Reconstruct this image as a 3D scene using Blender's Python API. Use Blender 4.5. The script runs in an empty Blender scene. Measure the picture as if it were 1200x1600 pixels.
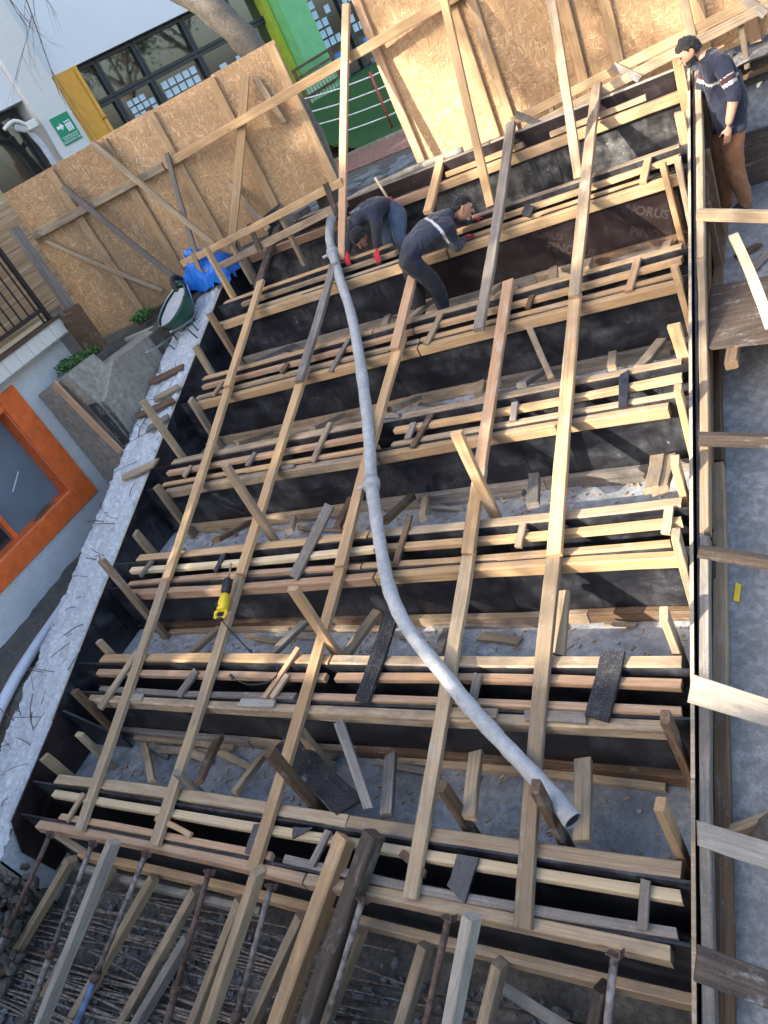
import bpy, bmesh, math, random
from mathutils import Vector, Matrix, noise
R = math.radians
scene = bpy.context.scene
col = scene.collection
rnd = random.Random(11)

# ------------------------------------------------------------------ camera, sky, sun, exposure
CAM = Vector((0.0, 0.0, 5.5))
cd = bpy.data.cameras.new('camera')
cd.sensor_fit = 'VERTICAL'; cd.sensor_height = 32.0; cd.lens = 1160.05 / 1600 * 32.0
cd.clip_start = 0.05; cd.clip_end = 2000
cam = bpy.data.objects.new('camera', cd); col.objects.link(cam)
rx = Vector((0.84153713, 0.34439368, -0.41618296))
ry = Vector((-0.10135152, -0.65608505, -0.74785044))
rz = Vector((-0.53060638, 0.67152468, -0.51721511))
cam.matrix_world = Matrix(((rx.x, -ry.x, -rz.x, CAM.x), (rx.y, -ry.y, -rz.y, CAM.y), (rx.z, -ry.z, -rz.z, CAM.z), (0, 0, 0, 1)))
scene.camera = cam

SUN = Vector((-1.2, -1.5, 1.0)).normalized()
world = bpy.data.worlds.new('World'); scene.world = world; world.use_nodes = True
wn = world.node_tree.nodes; wl = world.node_tree.links
sky = wn.new('ShaderNodeTexSky'); sky.sky_type = 'NISHITA'; sky.sun_disc = False
sky.sun_elevation = math.asin(SUN.z); sky.sun_rotation = math.atan2(SUN.x, SUN.y)
sky.altitude = 100; sky.air_density = 1.0; sky.dust_density = 3.5; sky.ozone_density = 0.7
wl.new(sky.outputs[0], wn['Background'].inputs[0]); wn['Background'].inputs[1].default_value = 0.15
sd = bpy.data.lights.new('sun', 'SUN'); sd.energy = 3.3; sd.angle = R(0.53); sd.color = (1.0, 0.93, 0.81)
so = bpy.data.objects.new('sun', sd); col.objects.link(so)
so.rotation_euler = SUN.to_track_quat('Z', 'Y').to_euler(); so.location = (0, 0, 30)
scene.view_settings.view_transform = 'Standard'; scene.view_settings.look = 'None'
scene.view_settings.gamma = 1.0; scene.view_settings.use_curve_mapping = False
scene.view_settings.exposure = 2.12

# ------------------------------------------------------------------ materials
def mat(name):
    m = bpy.data.materials.new(name); m.use_nodes = True
    nt = m.node_tree; b = nt.nodes['Principled BSDF']
    return m, nt, b
def N(nt, t, **k):
    n = nt.nodes.new('ShaderNode' + t)
    for a, v in k.items():
        if a.startswith('i_'): n.inputs[a[2:].replace('_', ' ')].default_value = v
        else: setattr(n, a, v)
    return n
def L(nt, a, b): nt.links.new(a, b)
def rgb(c): return (c[0], c[1], c[2], 1.0)
def ramp(nt, fac, stops):
    r = N(nt, 'ValToRGB'); el = r.color_ramp.elements
    el[0].position, el[0].color = stops[0][0], rgb(stops[0][1]); el[1].position, el[1].color = stops[-1][0], rgb(stops[-1][1])
    for p, c in stops[1:-1]:
        e = el.new(p); e.color = rgb(c)
    L(nt, fac, r.inputs[0]); return r.outputs[0]
def mixc(nt, fac, a, b, bt='MIX'):
    m = N(nt, 'Mix', data_type='RGBA', blend_type=bt)
    for s, v in ((m.inputs[0], fac), (m.inputs[6], a), (m.inputs[7], b)):
        if hasattr(v, 'links'): L(nt, v, s)
        else: s.default_value = v if isinstance(v, float) else rgb(v)
    return m.outputs[2]
def mapping(nt, src, scale, rot=(0, 0, 0)):
    mp = N(nt, 'Mapping'); mp.inputs['Scale'].default_value = scale; mp.inputs['Rotation'].default_value = rot
    L(nt, src, mp.inputs[0]); return mp.outputs[0]
def noisen(nt, vec, scale, detail=4, rough=0.55, w=None, dist=0.0):
    n = N(nt, 'TexNoise', noise_dimensions='4D' if w is not None else '3D')
    n.inputs['Scale'].default_value = scale; n.inputs['Detail'].default_value = detail
    n.inputs['Roughness'].default_value = rough; n.inputs['Distortion'].default_value = dist
    L(nt, vec, n.inputs['Vector'])
    if w is not None: L(nt, w, n.inputs['W'])
    return n.outputs['Fac']
def bump(nt, h, b, strength=0.3, dist=0.01):
    bp = N(nt, 'Bump'); bp.inputs['Strength'].default_value = strength; bp.inputs['Distance'].default_value = dist
    L(nt, h, bp.inputs['Height']); L(nt, bp.outputs[0], b.inputs['Normal'])
def mth(nt, op, a, b=0.0):
    m = N(nt, 'Math', operation=op)
    for i, v in enumerate((a, b)):
        if hasattr(v, 'links'): L(nt, v, m.inputs[i])
        else: m.inputs[i].default_value = v
    return m.outputs[0]

def wood(name, light, dark, stain, stain_amt=0.35, speck=0.0, grout=0.35):
    m, nt, b = mat(name)
    tc = N(nt, 'TexCoord'); oi = N(nt, 'ObjectInfo'); ob = tc.outputs['Object']
    w = mth(nt, 'MULTIPLY', oi.outputs['Random'], 37.0)
    r2 = mth(nt, 'FRACT', mth(nt, 'MULTIPLY', oi.outputs['Random'], 7.31)); r3 = mth(nt, 'FRACT', mth(nt, 'MULTIPLY', oi.outputs['Random'], 23.7))
    g = noisen(nt, mapping(nt, ob, (1.3, 55, 55)), 1.0, 6, 0.62, w, 0.9)
    g2 = noisen(nt, mapping(nt, ob, (0.8, 9, 9)), 1.0, 3, 0.5, w)
    c = ramp(nt, g, [(0.30, tuple(x * .8 for x in dark)), (0.48, dark), (0.66, light)])
    c = mixc(nt, mth(nt, 'MULTIPLY', g2, 0.6), c, dark)
    tone = ramp(nt, oi.outputs['Random'], [(0.0, (0.60, 0.58, 0.57)), (0.3, (1.05, 1.02, 1.0)), (0.55, (0.80, 0.76, 0.72)), (0.8, (1.15, 1.12, 1.08)), (1.0, (0.88, 0.90, 0.92))])
    c = mixc(nt, 1.0, c, tone, 'MULTIPLY')
    v = N(nt, 'TexVoronoi', voronoi_dimensions='4D'); v.inputs['Scale'].default_value = 1.0          # knots
    L(nt, mapping(nt, ob, (3.2, 9, 9)), v.inputs['Vector']); L(nt, w, v.inputs['W'])
    cr = noisen(nt, mapping(nt, ob, (.9, 150, 150)), 1.0, 2, 0.5, w, 1.5)                             # drying cracks and saw lines
    c = mixc(nt, mth(nt, 'MULTIPLY', ramp(nt, cr, [(0.30, (1, 1, 1)), (0.38, (0, 0, 0))]), .65), c, (dark[0] * .3, dark[1] * .28, dark[2] * .26))
    k = ramp(nt, v.outputs['Distance'], [(0.06, (1, 1, 1)), (0.15, (0, 0, 0))])
    c = mixc(nt, mth(nt, 'MULTIPLY', k, 0.7), c, (dark[0] * .42, dark[1] * .36, dark[2] * .32))
    st = noisen(nt, mapping(nt, ob, (2.4, 8, 8)), 1.0, 8, 0.72, w, .5)                               # weathering and damp
    sf = ramp(nt, st, [(0.42, (0, 0, 0)), (0.66, (1, 1, 1))])
    c = mixc(nt, mth(nt, 'MULTIPLY', sf, mth(nt, 'MULTIPLY', stain_amt, mth(nt, 'ADD', r2, .45))), c, stain)
    gr = noisen(nt, mapping(nt, ob, (5, 10, 10)), 1.0, 9, 0.78, w, .3)                               # dried grout smears
    gf = ramp(nt, gr, [(0.54, (0, 0, 0)), (0.64, (1, 1, 1))])
    c = mixc(nt, mth(nt, 'MULTIPLY', gf, mth(nt, 'MULTIPLY', grout, mth(nt, 'ADD', r3, .3))), c, (.44, .43, .41))
    ds = noisen(nt, ob, 33.0, 5, 0.7, w)                                                            # small dark spots, nail marks
    c = mixc(nt, mth(nt, 'MULTIPLY', ramp(nt, ds, [(0.27, (1, 1, 1)), (0.36, (0, 0, 0))]), .6), c, (.05, .042, .035))
    if speck:
        sp = noisen(nt, ob, 90.0, 6, 0.75, w)
        c = mixc(nt, mth(nt, 'MULTIPLY', ramp(nt, sp, [(0.54, (0, 0, 0)), (0.66, (1, 1, 1))]), speck), c, (0.42, 0.43, 0.44))
    L(nt, c, b.inputs['Base Color']); b.inputs['Roughness'].default_value = 0.8
    b.inputs['Specular IOR Level'].default_value = 0.25
    bump(nt, mth(nt, 'ADD', g, mth(nt, 'ADD', mth(nt, 'MULTIPLY', st, 0.7), mth(nt, 'MULTIPLY', gr, .5))), b, 0.55, 0.005)
    return m
W = {
 'pine': wood('pine timber', (.66, .47, .27), (.49, .315, .16), (.21, .155, .11), .5),
 'old': wood('used timber', (.53, .415, .28), (.36, .265, .165), (.14, .115, .09), .7),
 'red': wood('reddish timber', (.62, .42, .265), (.46, .285, .17), (.2, .14, .1), .45),
 'grey': wood('grey weathered timber', (.36, .325, .285), (.21, .18, .15), (.10, .09, .08), .75, .3),
 'brown': wood('wet brown timber', (.26, .17, .10), (.14, .085, .05), (.06, .045, .035), .65),
 'dark': wood('dark stained timber', (.17, .13, .10), (.08, .06, .047), (.03, .026, .024), .7, .12),
 'white': wood('grout splashed timber', (.50, .47, .41), (.36, .32, .26), (.17, .15, .13), .7, .3),
 'new': wood('fresh sawn timber', (.78, .66, .46), (.65, .51, .32), (.38, .29, .19), .25, 0, .12),
 'speck': wood('grout speckled black board', (.045, .045, .05), (.022, .022, .025), (.015, .015, .018), .4, .22),
}
def film(name, base, dust, dust_amt=0.5):
    m, nt, b = mat(name); tc = N(nt, 'TexCoord'); oi = N(nt, 'ObjectInfo')
    w = mth(nt, 'MULTIPLY', oi.outputs['Random'], 19.0)
    n1 = noisen(nt, mapping(nt, tc.outputs['Object'], (1.2, 1.2, 2.6), (0, R(35), 0)), 1.6, 8, 0.68, w, .5)
    n2 = noisen(nt, mapping(nt, tc.outputs['Object'], (4.5, 4.5, 2.0), (0, R(-40), 0)), 1.8, 8, 0.72, w, .6)
    f = mth(nt, 'MULTIPLY', ramp(nt, n1, [(0.42, (0, 0, 0)), (0.72, (1, 1, 1))]), ramp(nt, n2, [(0.40, (0.06, 0.06, 0.06)), (0.66, (1, 1, 1))]))
    n3 = noisen(nt, tc.outputs['Object'], 26.0, 4, 0.8, w)
    f2 = mth(nt, 'MULTIPLY', ramp(nt, n3, [(0.60, (0, 0, 0)), (0.68, (1, 1, 1))]), ramp(nt, n1, [(0.5, (0, 0, 0)), (0.62, (1, 1, 1))]))
    c = mixc(nt, mth(nt, 'MULTIPLY', f, dust_amt), base, dust)
    c = mixc(nt, mth(nt, 'MULTIPLY', f2, dust_amt), c, (dust[0] * 2, dust[1] * 2, dust[2] * 2))
    L(nt, c, b.inputs['Base Color'])
    L(nt, mth(nt, 'ADD', mth(nt, 'MULTIPLY', f, 0.4), 0.36), b.inputs['Roughness'])
    bump(nt, n3, b, 0.08, 0.002)
    return m
M = {}
M['film'] = film('film faced plywood', (.010, .010, .013), (.21, .215, .23), .5)
M['film_dusty'] = film('dusty film faced plywood', (.016, .015, .017), (.30, .29, .27), .9)
M['film_clean'] = film('clean film faced plywood', (.016, .008, .008), (.10, .085, .08), .35)
M['film_text'] = film('printed lettering on film', (.040, .030, .028), (.02, .017, .017), 1.0)
M['ply_edge'] = wood('plywood edge', (.62, .52, .40), (.42, .33, .23), (.2, .17, .13), .4)
def concrete(name, a, bcol, c3, sc=1.0, bs=0.35, rough=0.9, blot=0.6):
    m, nt, b = mat(name); tc = N(nt, 'TexCoord'); v = tc.outputs['Object']
    n1 = noisen(nt, v, 1.7 * sc, 8, 0.68, None, .4); n2 = noisen(nt, v, 11 * sc, 6, 0.7); n3 = noisen(nt, v, 70 * sc, 3, 0.6)
    c = ramp(nt, n1, [(0.33, bcol), (0.64, a)])
    c = mixc(nt, mth(nt, 'MULTIPLY', ramp(nt, n2, [(0.42, (1, 1, 1)), (0.62, (0, 0, 0))]), blot), c, c3)
    c = mixc(nt, mth(nt, 'MULTIPLY', ramp(nt, n3, [(0.35, (1, 1, 1)), (0.5, (0, 0, 0))]), 0.45), c, c3)
    L(nt, c, b.inputs['Base Color']); b.inputs['Roughness'].default_value = rough
    bump(nt, mth(nt, 'ADD', n2, mth(nt, 'MULTIPLY', n3, 0.4)), b, bs, 0.015)
    return m
M['tread'] = concrete('grey screed', (.50, .51, .52), (.31, .32, .33), (.16, .16, .165), 1.0, .3, .8)
M['tread_wet'] = concrete('damp grey screed', (.38, .39, .40), (.18, .188, .195), (.10, .103, .106), 1.0, .25, .42)
M['whiteslab'] = concrete('white grouted concrete', (.76, .765, .77), (.55, .555, .56), (.33, .33, .335), 2.2, 1.0, .95, .5)
M['conc'] = concrete('old retaining concrete', (.42, .385, .32), (.28, .25, .20), (.16, .14, .11), 1.3, .35)
M['rampconc'] = concrete('rough blinding concrete', (.36, .36, .36), (.20, .20, .20), (.11, .108, .105), 1.4, .5)
M['soil'] = concrete('dark wet soil', (.22, .20, .17), (.11, .10, .085), (.055, .05, .045), 2.0, .9, .8)
M['dirt'] = concrete('brown dirt', (.17, .15, .12), (.09, .078, .062), (.05, .043, .035), 2.0, .8)
M['stone'] = concrete('grey gravel', (.36, .36, .36), (.18, .18, .185), (.09, .09, .09), 5.0, .3)
M['wallwhite'] = concrete('white render', (.74, .75, .76), (.70, .71, .72), (.64, .65, .66), .7, .08, .85, .15)
M['wallbeige'] = concrete('beige render', (.70, .68, .64), (.66, .64, .60), (.58, .56, .52), .7, .08, .85, .15)
M['annexwall'] = concrete('off white plaster', (.66, .67, .66), (.55, .56, .55), (.42, .42, .40), .9, .1, .85, .25)
def plain(name, c, rough=0.6, metal=0.0, var=0.12, sc=6.0, bs=0.05):
    m, nt, b = mat(name); tc = N(nt, 'TexCoord')
    n = noisen(nt, tc.outputs['Object'], sc, 6, 0.65)
    d = tuple(x * (1 - var * 2.2) for x in c)
    L(nt, ramp(nt, n, [(0.35, d), (0.6, c)]), b.inputs['Base Color'])
    b.inputs['Roughness'].default_value = rough; b.inputs['Metallic'].default_value = metal
    bump(nt, n, b, bs, 0.005)
    return m
M['orange'] = plain('orange paint', (.86, .16, .03), .5)
M['ochre'] = plain('ochre paint', (.72, .34, .035), .55, 0, .06)
M['green'] = plain('mint green paint', (.17, .50, .20), .55, 0, .06)
M['lime'] = plain('lime paint', (.42, .52, .05), .55)
M['signgreen'] = plain('sign green', (.0, .27, .115), .35, 0, .04)
M['signwhite'] = plain('sign white', (.82, .84, .82), .4, 0, .03)
M['black'] = plain('black metal', (.018, .018, .02), .45)
M['frame'] = plain('dark window frame', (.028, .03, .032), .4)
M['rust'] = plain('rusted steel', (.17, .105, .08), .75, .3, .3, 20)
M['props'] = plain('scuffed prop steel', (.30, .25, .22), .65, .4, .35, 14)
M['propblue'] = plain('blue prop paint', (.16, .21, .34), .6, .1, .3, 16)
M['rebarpit'] = plain('dusty rebar', (.34, .27, .215), .85, .1, .35, 24)
M['rebar'] = plain('rusty rebar', (.105, .075, .058), .8, .3, .3, 30)
M['hose'] = concrete('cement caked hose', (.47, .475, .47), (.34, .345, .345), (.22, .22, .22), 2.0, .6, .85, .4)
M['yellow'] = plain('yellow tool plastic', (.80, .56, .02), .45, 0, .06)
M['rubber'] = plain('black rubber', (.02, .02, .021), .6)
M['steel'] = plain('bare steel', (.5, .5, .5), .35, .9)
M['barrow'] = plain('green barrow paint', (.02, .10, .065), .4)
M['grout'] = concrete('dried grout', (.60, .60, .59), (.45, .45, .45), (.32, .32, .32), 4.0, .5)
M['tarp'] = plain('blue tarpaulin', (.012, .16, .62), .45, 0, .1, 4)
M['pvc'] = plain('grey white plastic pipe', (.55, .58, .62), .4, 0, .06)
M['siding'] = plain('cream metal siding', (.72, .69, .62), .5, 0, .05)
M['paper'] = plain('pale blue paper', (.55, .68, .76), .8, 0, .08)
M['bluepaper'] = plain('bright blue paper', (.05, .30, .72), .8, 0, .08)
M['orangepaper'] = plain('orange paper', (.70, .33, .10), .8)
M['rope'] = plain('white rope', (.80, .80, .78), .8)
M['redpaint'] = plain('red post paint', (.50, .06, .05), .5)
M['palegreen'] = plain('pale green slats', (.36, .56, .33), .6)
M['paving'] = plain('red brick paving', (.30, .15, .11), .85, 0, .25, 12, .3)
M['turf'] = plain('green turf', (.022, .095, .014), .9, 0, .3, 40, .8)
M['bark'] = concrete('pale bark', (.26, .215, .16), (.16, .13, .10), (.09, .075, .06), 3.0, 1.0)
M['twig'] = plain('bare twig', (.13, .10, .08), .8)
M['leafa'] = plain('olive leaf', (.09, .115, .035), .7)
M['weed'] = plain('weed leaf', (.07, .19, .03), .65, 0, .3, 30)
M['roof'] = concrete('roof screed', (.4, .39, .37), (.3, .29, .28), (.2, .2, .2))
M['panegrey'] = plain('grey blind behind glass', (.16, .20, .24), .12, 0, .05, 2)
M['whitetape'] = plain('white tape', (.78, .77, .70), .7)
def glassm(name, c, rough=.03, spec=.9):
    m, nt, b = mat(name); tc = N(nt, 'TexCoord')
    n = noisen(nt, tc.outputs['Object'], 1.5, 3, .5)
    L(nt, ramp(nt, n, [(0.3, tuple(x * .6 for x in c)), (0.7, c)]), b.inputs['Base Color'])
    b.inputs['Roughness'].default_value = rough; b.inputs['Specular IOR Level'].default_value = spec
    b.inputs['Coat Weight'].default_value = .6; b.inputs['Coat Roughness'].default_value = .02
    bump(nt, noisen(nt, tc.outputs['Object'], 3.0, 2, .5), b, .04, .02)
    return m
M['glass'] = glassm('dark reflective glass', (.022, .028, .026))
def osb():
    m, nt, b = mat('oriented strand board'); tc = N(nt, 'TexCoord'); oi = N(nt, 'ObjectInfo')
    sh = N(nt, 'VectorMath', operation='ADD'); L(nt, tc.outputs['Object'], sh.inputs[0])
    cmb = N(nt, 'CombineXYZ'); L(nt, mth(nt, 'MULTIPLY', oi.outputs['Random'], 31.0), cmb.inputs[0]); L(nt, mth(nt, 'MULTIPLY', oi.outputs['Random'], 17.0), cmb.inputs[2])
    L(nt, cmb.outputs[0], sh.inputs[1]); base = sh.outputs[0]
    hs = []; cs = []
    for i, (ang, s) in enumerate(((12, (15, 1, 78)), (62, (17, 1, 84)), (104, (14, 1, 80)), (158, (18, 1, 76)), (84, (13, 1, 70)))):
        v = N(nt, 'TexVoronoi'); v.inputs['Scale'].default_value = 1.0
        v.inputs['Randomness'].default_value = 1.0
        mpv = mapping(nt, base, (1, 1, 1), (0, R(ang), 0)); L(nt, mapping(nt, mpv, s), v.inputs['Vector'])
        sp = N(nt, 'SeparateColor'); L(nt, v.outputs['Color'], sp.inputs[0])
        hs.append(sp.outputs[0]); cs.append(sp.outputs[1])
    f, c = hs[0], cs[0]
    for h2, c2 in zip(hs[1:], cs[1:]):
        g = mth(nt, 'GREATER_THAN', h2, f)
        mx = N(nt, 'Mix', data_type='FLOAT'); L(nt, g, mx.inputs[0]); L(nt, c, mx.inputs[2]); L(nt, c2, mx.inputs[3])
        c = mx.outputs[0]; f = mth(nt, 'MAXIMUM', f, h2)
    cc = ramp(nt, c, [(0.0, (.31, .175, .08)), (0.22, (.40, .24, .115)), (0.62, (.455, .285, .145)), (0.9, (.53, .355, .195)), (1.0, (.64, .48, .30))])
    big = noisen(nt, base, .9, 6, .66)
    tn = ramp(nt, oi.outputs['Random'], [(0, (.80, .78, .76)), (.5, (1.10, 1.08, 1.05)), (1, (.95, 1.0, 1.04))]); cc = mixc(nt, 1.0, cc, tn, 'MULTIPLY')
    cc = mixc(nt, mth(nt, 'MULTIPLY', ramp(nt, big, [(0.4, (0, 0, 0)), (0.7, (1, 1, 1))]), .5), cc, (.27, .15, .07))
    ws = noisen(nt, mapping(nt, base, (2.2, 2.2, .35)), 1.4, 7, .7)
    cc = mixc(nt, mth(nt, 'MULTIPLY', ramp(nt, ws, [(0.5, (0, 0, 0)), (0.68, (1, 1, 1))]), .35), cc, (.24, .17, .105))
    L(nt, cc, b.inputs['Base Color']); b.inputs['Roughness'].default_value = .72
    bump(nt, f, b, .35, .004)
    return m
M['osb'] = osb()
def cloth(name, c, var=.2, sc=14):
    m, nt, b = mat(name); tc = N(nt, 'TexCoord')
    n = noisen(nt, tc.outputs['Object'], sc, 4, .6)
    L(nt, ramp(nt, n, [(0.3, tuple(x * (1 - var * 1.6) for x in c)), (0.65, c)]), b.inputs['Base Color'])
    b.inputs['Roughness'].default_value = .85; b.inputs['Sheen Weight'].default_value = .15
    n2 = noisen(nt, mapping(nt, tc.outputs['Object'], (1, 1, .5)), 7.0, 3, .5, None, 1.2)
    bump(nt, mth(nt, 'ADD', mth(nt, 'MULTIPLY', n, .3), n2), b, .6, .03)
    return m
M['navy'] = cloth('navy workwear', (.009, .013, .034))
M['blackcloth'] = cloth('black trousers', (.014, .015, .019))
M['jeans'] = cloth('blue jeans', (.075, .105, .165))
M['rusttrs'] = cloth('rust brown trousers', (.27, .115, .05))
M['maroon'] = cloth('maroon knit', (.055, .014, .018))
M['whitecloth'] = cloth('white stripe', (.40, .40, .40), .1)
M['greysleeve'] = cloth('dark slate sleeve', (.045, .048, .065))
M['skin'] = plain('skin', (.47, .25, .16), .55, 0, .08, 10)
M['hair'] = cloth('black hair', (.007, .006, .006), .4, 60)
M['redglove'] = cloth('red glove', (.42, .018, .03))
M['shoe'] = cloth('black shoe', (.012, .012, .013))

# ------------------------------------------------------------------ building helpers
ROOTLOC = {}
def tag(o, label=None, cat=None, group=None, kind=None):
    if label: o['label'] = label
    if cat: o['category'] = cat
    if group: o['group'] = group
    if kind: o['kind'] = kind
    return o
def thing(name, loc, label, cat, group=None):
    o = bpy.data.objects.new(name, None); col.objects.link(o); o.location = loc
    o.empty_display_size = 0.1; ROOTLOC[o.name] = Matrix.Translation(Vector(loc))
    return tag(o, label, cat, group)
def link(name, me, m, parent=None, mw=None):
    o = bpy.data.objects.new(name, me)
    if m is not None and len(me.materials) == 0: me.materials.append(m)
    col.objects.link(o)
    mw = mw if mw is not None else Matrix.Identity(4)
    ROOTLOC[o.name] = mw
    if parent:
        o.parent = parent; o.matrix_basis = ROOTLOC[parent.name].inverted() @ mw
    else: o.matrix_basis = mw
    return o
def pymesh(name, verts, faces, smooth=False):
    me = bpy.data.meshes.new(name); me.from_pydata([tuple(v) for v in verts], [], faces); me.update()
    if smooth:
        for p in me.polygons: p.use_smooth = True
    return me
def axes(A, B, up=(0, 0, 1), roll=0.0):
    A = Vector(A); B = Vector(B); x = (B - A).normalized(); u = Vector(up)
    if abs(x.dot(u.normalized())) > .97: u = Vector((0, 1, 0))
    y = u.cross(x).normalized(); z = x.cross(y).normalized()
    if roll:
        q = Matrix.Rotation(roll, 3, x); y = q @ y; z = q @ z
    c = (A + B) / 2
    return Matrix(((x.x, y.x, z.x, c.x), (x.y, y.y, z.y, c.y), (x.z, y.z, z.z, c.z), (0, 0, 0, 1))), (B - A).length
def timber(name, A, B, w, h, m, parent=None, up=(0, 0, 1), roll=0.0, rough=1.7, cut=0.25):
    """a sawn board: chamfered section, slightly bowed and uneven, ends sawn a little askew; local X runs along the grain"""
    mw, ln = axes(A, B, up, roll)
    ch = min(w, h) * .10; n = 3 + int(ln / .5); V = []; F = []
    bow = rnd.uniform(-1, 1) * .006 * rough * min(ln, 3) / 2; tw = rnd.uniform(-.03, .03) * rough
    sk0 = rnd.uniform(-1, 1) * cut * w; sk1 = rnd.uniform(-1, 1) * cut * w
    for i in range(n + 1):
        t = i / n; x = (t - .5) * ln
        ww = w / 2 * (1 + rnd.uniform(-.035, .035) * rough); hh = h / 2 * (1 + rnd.uniform(-.03, .03) * rough)
        oy = bow * math.sin(t * math.pi) * 2 + rnd.uniform(-.001, .001) * rough; a = tw * (t - .5)
        for (py, pz) in ((-ww + ch, -hh), (ww - ch, -hh), (ww, -hh + ch), (ww, hh - ch), (ww - ch, hh), (-ww + ch, hh), (-ww, hh - ch), (-ww, -hh + ch)):
            xs = x + (sk0 * py / w if i == 0 else 0) + (sk1 * py / w if i == n else 0)
            V.append((xs, py * math.cos(a) - pz * math.sin(a) + oy, py * math.sin(a) + pz * math.cos(a)))
    for i in range(n):
        for k in range(8):
            k2 = (k + 1) % 8; F.append((i * 8 + k, i * 8 + k2, (i + 1) * 8 + k2, (i + 1) * 8 + k))
    F.append(tuple(range(7, -1, -1))); F.append(tuple(n * 8 + k for k in range(8)))
    F = [tuple(reversed(f)) for f in F]
    me = pymesh(name, V, F); bm = bmesh.new(); bm.from_mesh(me); bmesh.ops.recalc_face_normals(bm, faces=bm.faces); bm.to_mesh(me); bm.free()
    return link(name, me, W.get(m, None) if isinstance(m, str) else m, parent, mw)
def boxmesh(name, sx, sy, sz, bev=0.0):
    bm = bmesh.new(); bmesh.ops.create_cube(bm, size=1.0)
    bmesh.ops.scale(bm, vec=(sx, sy, sz), verts=bm.verts)
    if bev: bmesh.ops.bevel(bm, geom=bm.edges[:], offset=bev, segments=1, affect='EDGES', profile=.5)
    me = bpy.data.meshes.new(name); bm.to_mesh(me); bm.free(); return me
def box(name, lo, hi, m, parent=None, bev=0.0):
    lo = Vector(lo); hi = Vector(hi); s = hi - lo
    return link(name, boxmesh(name, s.x, s.y, s.z, bev), m, parent, Matrix.Translation((lo + hi) / 2))
def quadprism(name, pts, thick, m, parent=None):
    """a flat sheet through 3-D points with real thickness, its own origin at the centre"""
    P = [Vector(p) for p in pts]; n = (P[1] - P[0]).cross(P[2] - P[1]).normalized(); c = sum(P, Vector()) / len(P); k = len(P)
    V = [p - c for p in P] + [p - c - n * thick for p in P]
    F = [tuple(range(k)), tuple(range(2 * k - 1, k - 1, -1))] + [(i, i + k, (i + 1) % k + k, (i + 1) % k) for i in range(k)]
    me = pymesh(name, V, F); bm = bmesh.new(); bm.from_mesh(me); bmesh.ops.recalc_face_normals(bm, faces=bm.faces); bm.to_mesh(me); bm.free()
    return link(name, me, m, parent, Matrix.Translation(c))
def tubemesh(name, pts, rad, seg=10, caps=True, jit=0.0):
    pts = [Vector(p) for p in pts]; rad = rad if isinstance(rad, (list, tuple)) else [rad] * len(pts)
    V = []; F = []; n = len(pts); prev = None
    for i, p in enumerate(pts):
        t = (pts[min(i + 1, n - 1)] - pts[max(i - 1, 0)]).normalized()
        if prev is None:
            a = t.orthogonal().normalized()
        else:
            a = (prev - t * prev.dot(t)).normalized()
        prev = a; b = t.cross(a)
        for k in range(seg):
            an = 2 * math.pi * k / seg; r = rad[i] * (1 + (rnd.uniform(-jit, jit) if jit else 0))
            V.append(p + a * math.cos(an) * r + b * math.sin(an) * r)
    for i in range(n - 1):
        for k in range(seg):
            k2 = (k + 1) % seg; F.append((i * seg + k, i * seg + k2, (i + 1) * seg + k2, (i + 1) * seg + k))
    if caps: F.append(tuple(range(seg - 1, -1, -1))); F.append(tuple((n - 1) * seg + k for k in range(seg)))
    return pymesh(name, V, F, True)
def tube(name, pts, rad, m, parent=None, seg=10, caps=True, jit=0.0):
    return link(name, tubemesh(name, pts, rad, seg, caps, jit), m, parent)
def smooth_path(pts, sub=4):
    P = [Vector(p) for p in pts]; out = []
    for i in range(len(P) - 1):
        p0 = P[max(i - 1, 0)]; p1 = P[i]; p2 = P[i + 1]; p3 = P[min(i + 2, len(P) - 1)]
        for k in range(sub):
            t = k / sub
            out.append(.5 * ((2 * p1) + (p2 - p0) * t + (2 * p0 - 5 * p1 + 4 * p2 - p3) * t * t + (3 * p1 - p0 - 3 * p2 + p3) * t ** 3))
    out.append(P[-1]); return out
def gridmesh(name, x0, x1, y0, y1, nx, ny, zf):
    V = []; F = []
    for j in range(ny + 1):
        for i in range(nx + 1):
            x = x0 + (x1 - x0) * i / nx; y = y0 + (y1 - y0) * j / ny
            V.append((x, y, zf(x, y)))
    for j in range(ny):
        for i in range(nx):
            a = j * (nx + 1) + i; F.append((a, a + 1, a + nx + 2, a + nx + 1))
    return pymesh(name, V, F, True)
def textmesh(s, size, bold=0.0):
    cu = bpy.data.curves.new('lettering', 'FONT'); cu.body = s; cu.size = size; cu.align_x = 'CENTER'; cu.align_y = 'CENTER'
    cu.resolution_u = 3; cu.extrude = .0006; cu.offset = bold
    o = bpy.data.objects.new('lettering', cu); col.objects.link(o)
    dg = bpy.context.evaluated_depsgraph_get(); me = bpy.data.meshes.new_from_object(o.evaluated_get(dg))
    bpy.data.objects.remove(o); bpy.data.curves.remove(cu); return me
def fbm(x, y, z=0.0, o=4):
    return noise.fractal(Vector((x, y, z)), 0.9, 2.0, o)
TAN = 0.35516
def zP(y): return 0.83073 + TAN * y          # the slope on which the timber tops lie
SLOPE_UP = Vector((0, -0.3347, 0.9423))
ORD = ['lowest', 'second', 'third', 'fourth', 'fifth', 'sixth', 'topmost']
Y0 = [1.49, 2.55, 3.57, 4.69, 5.81, 7.0, 8.09]

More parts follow.
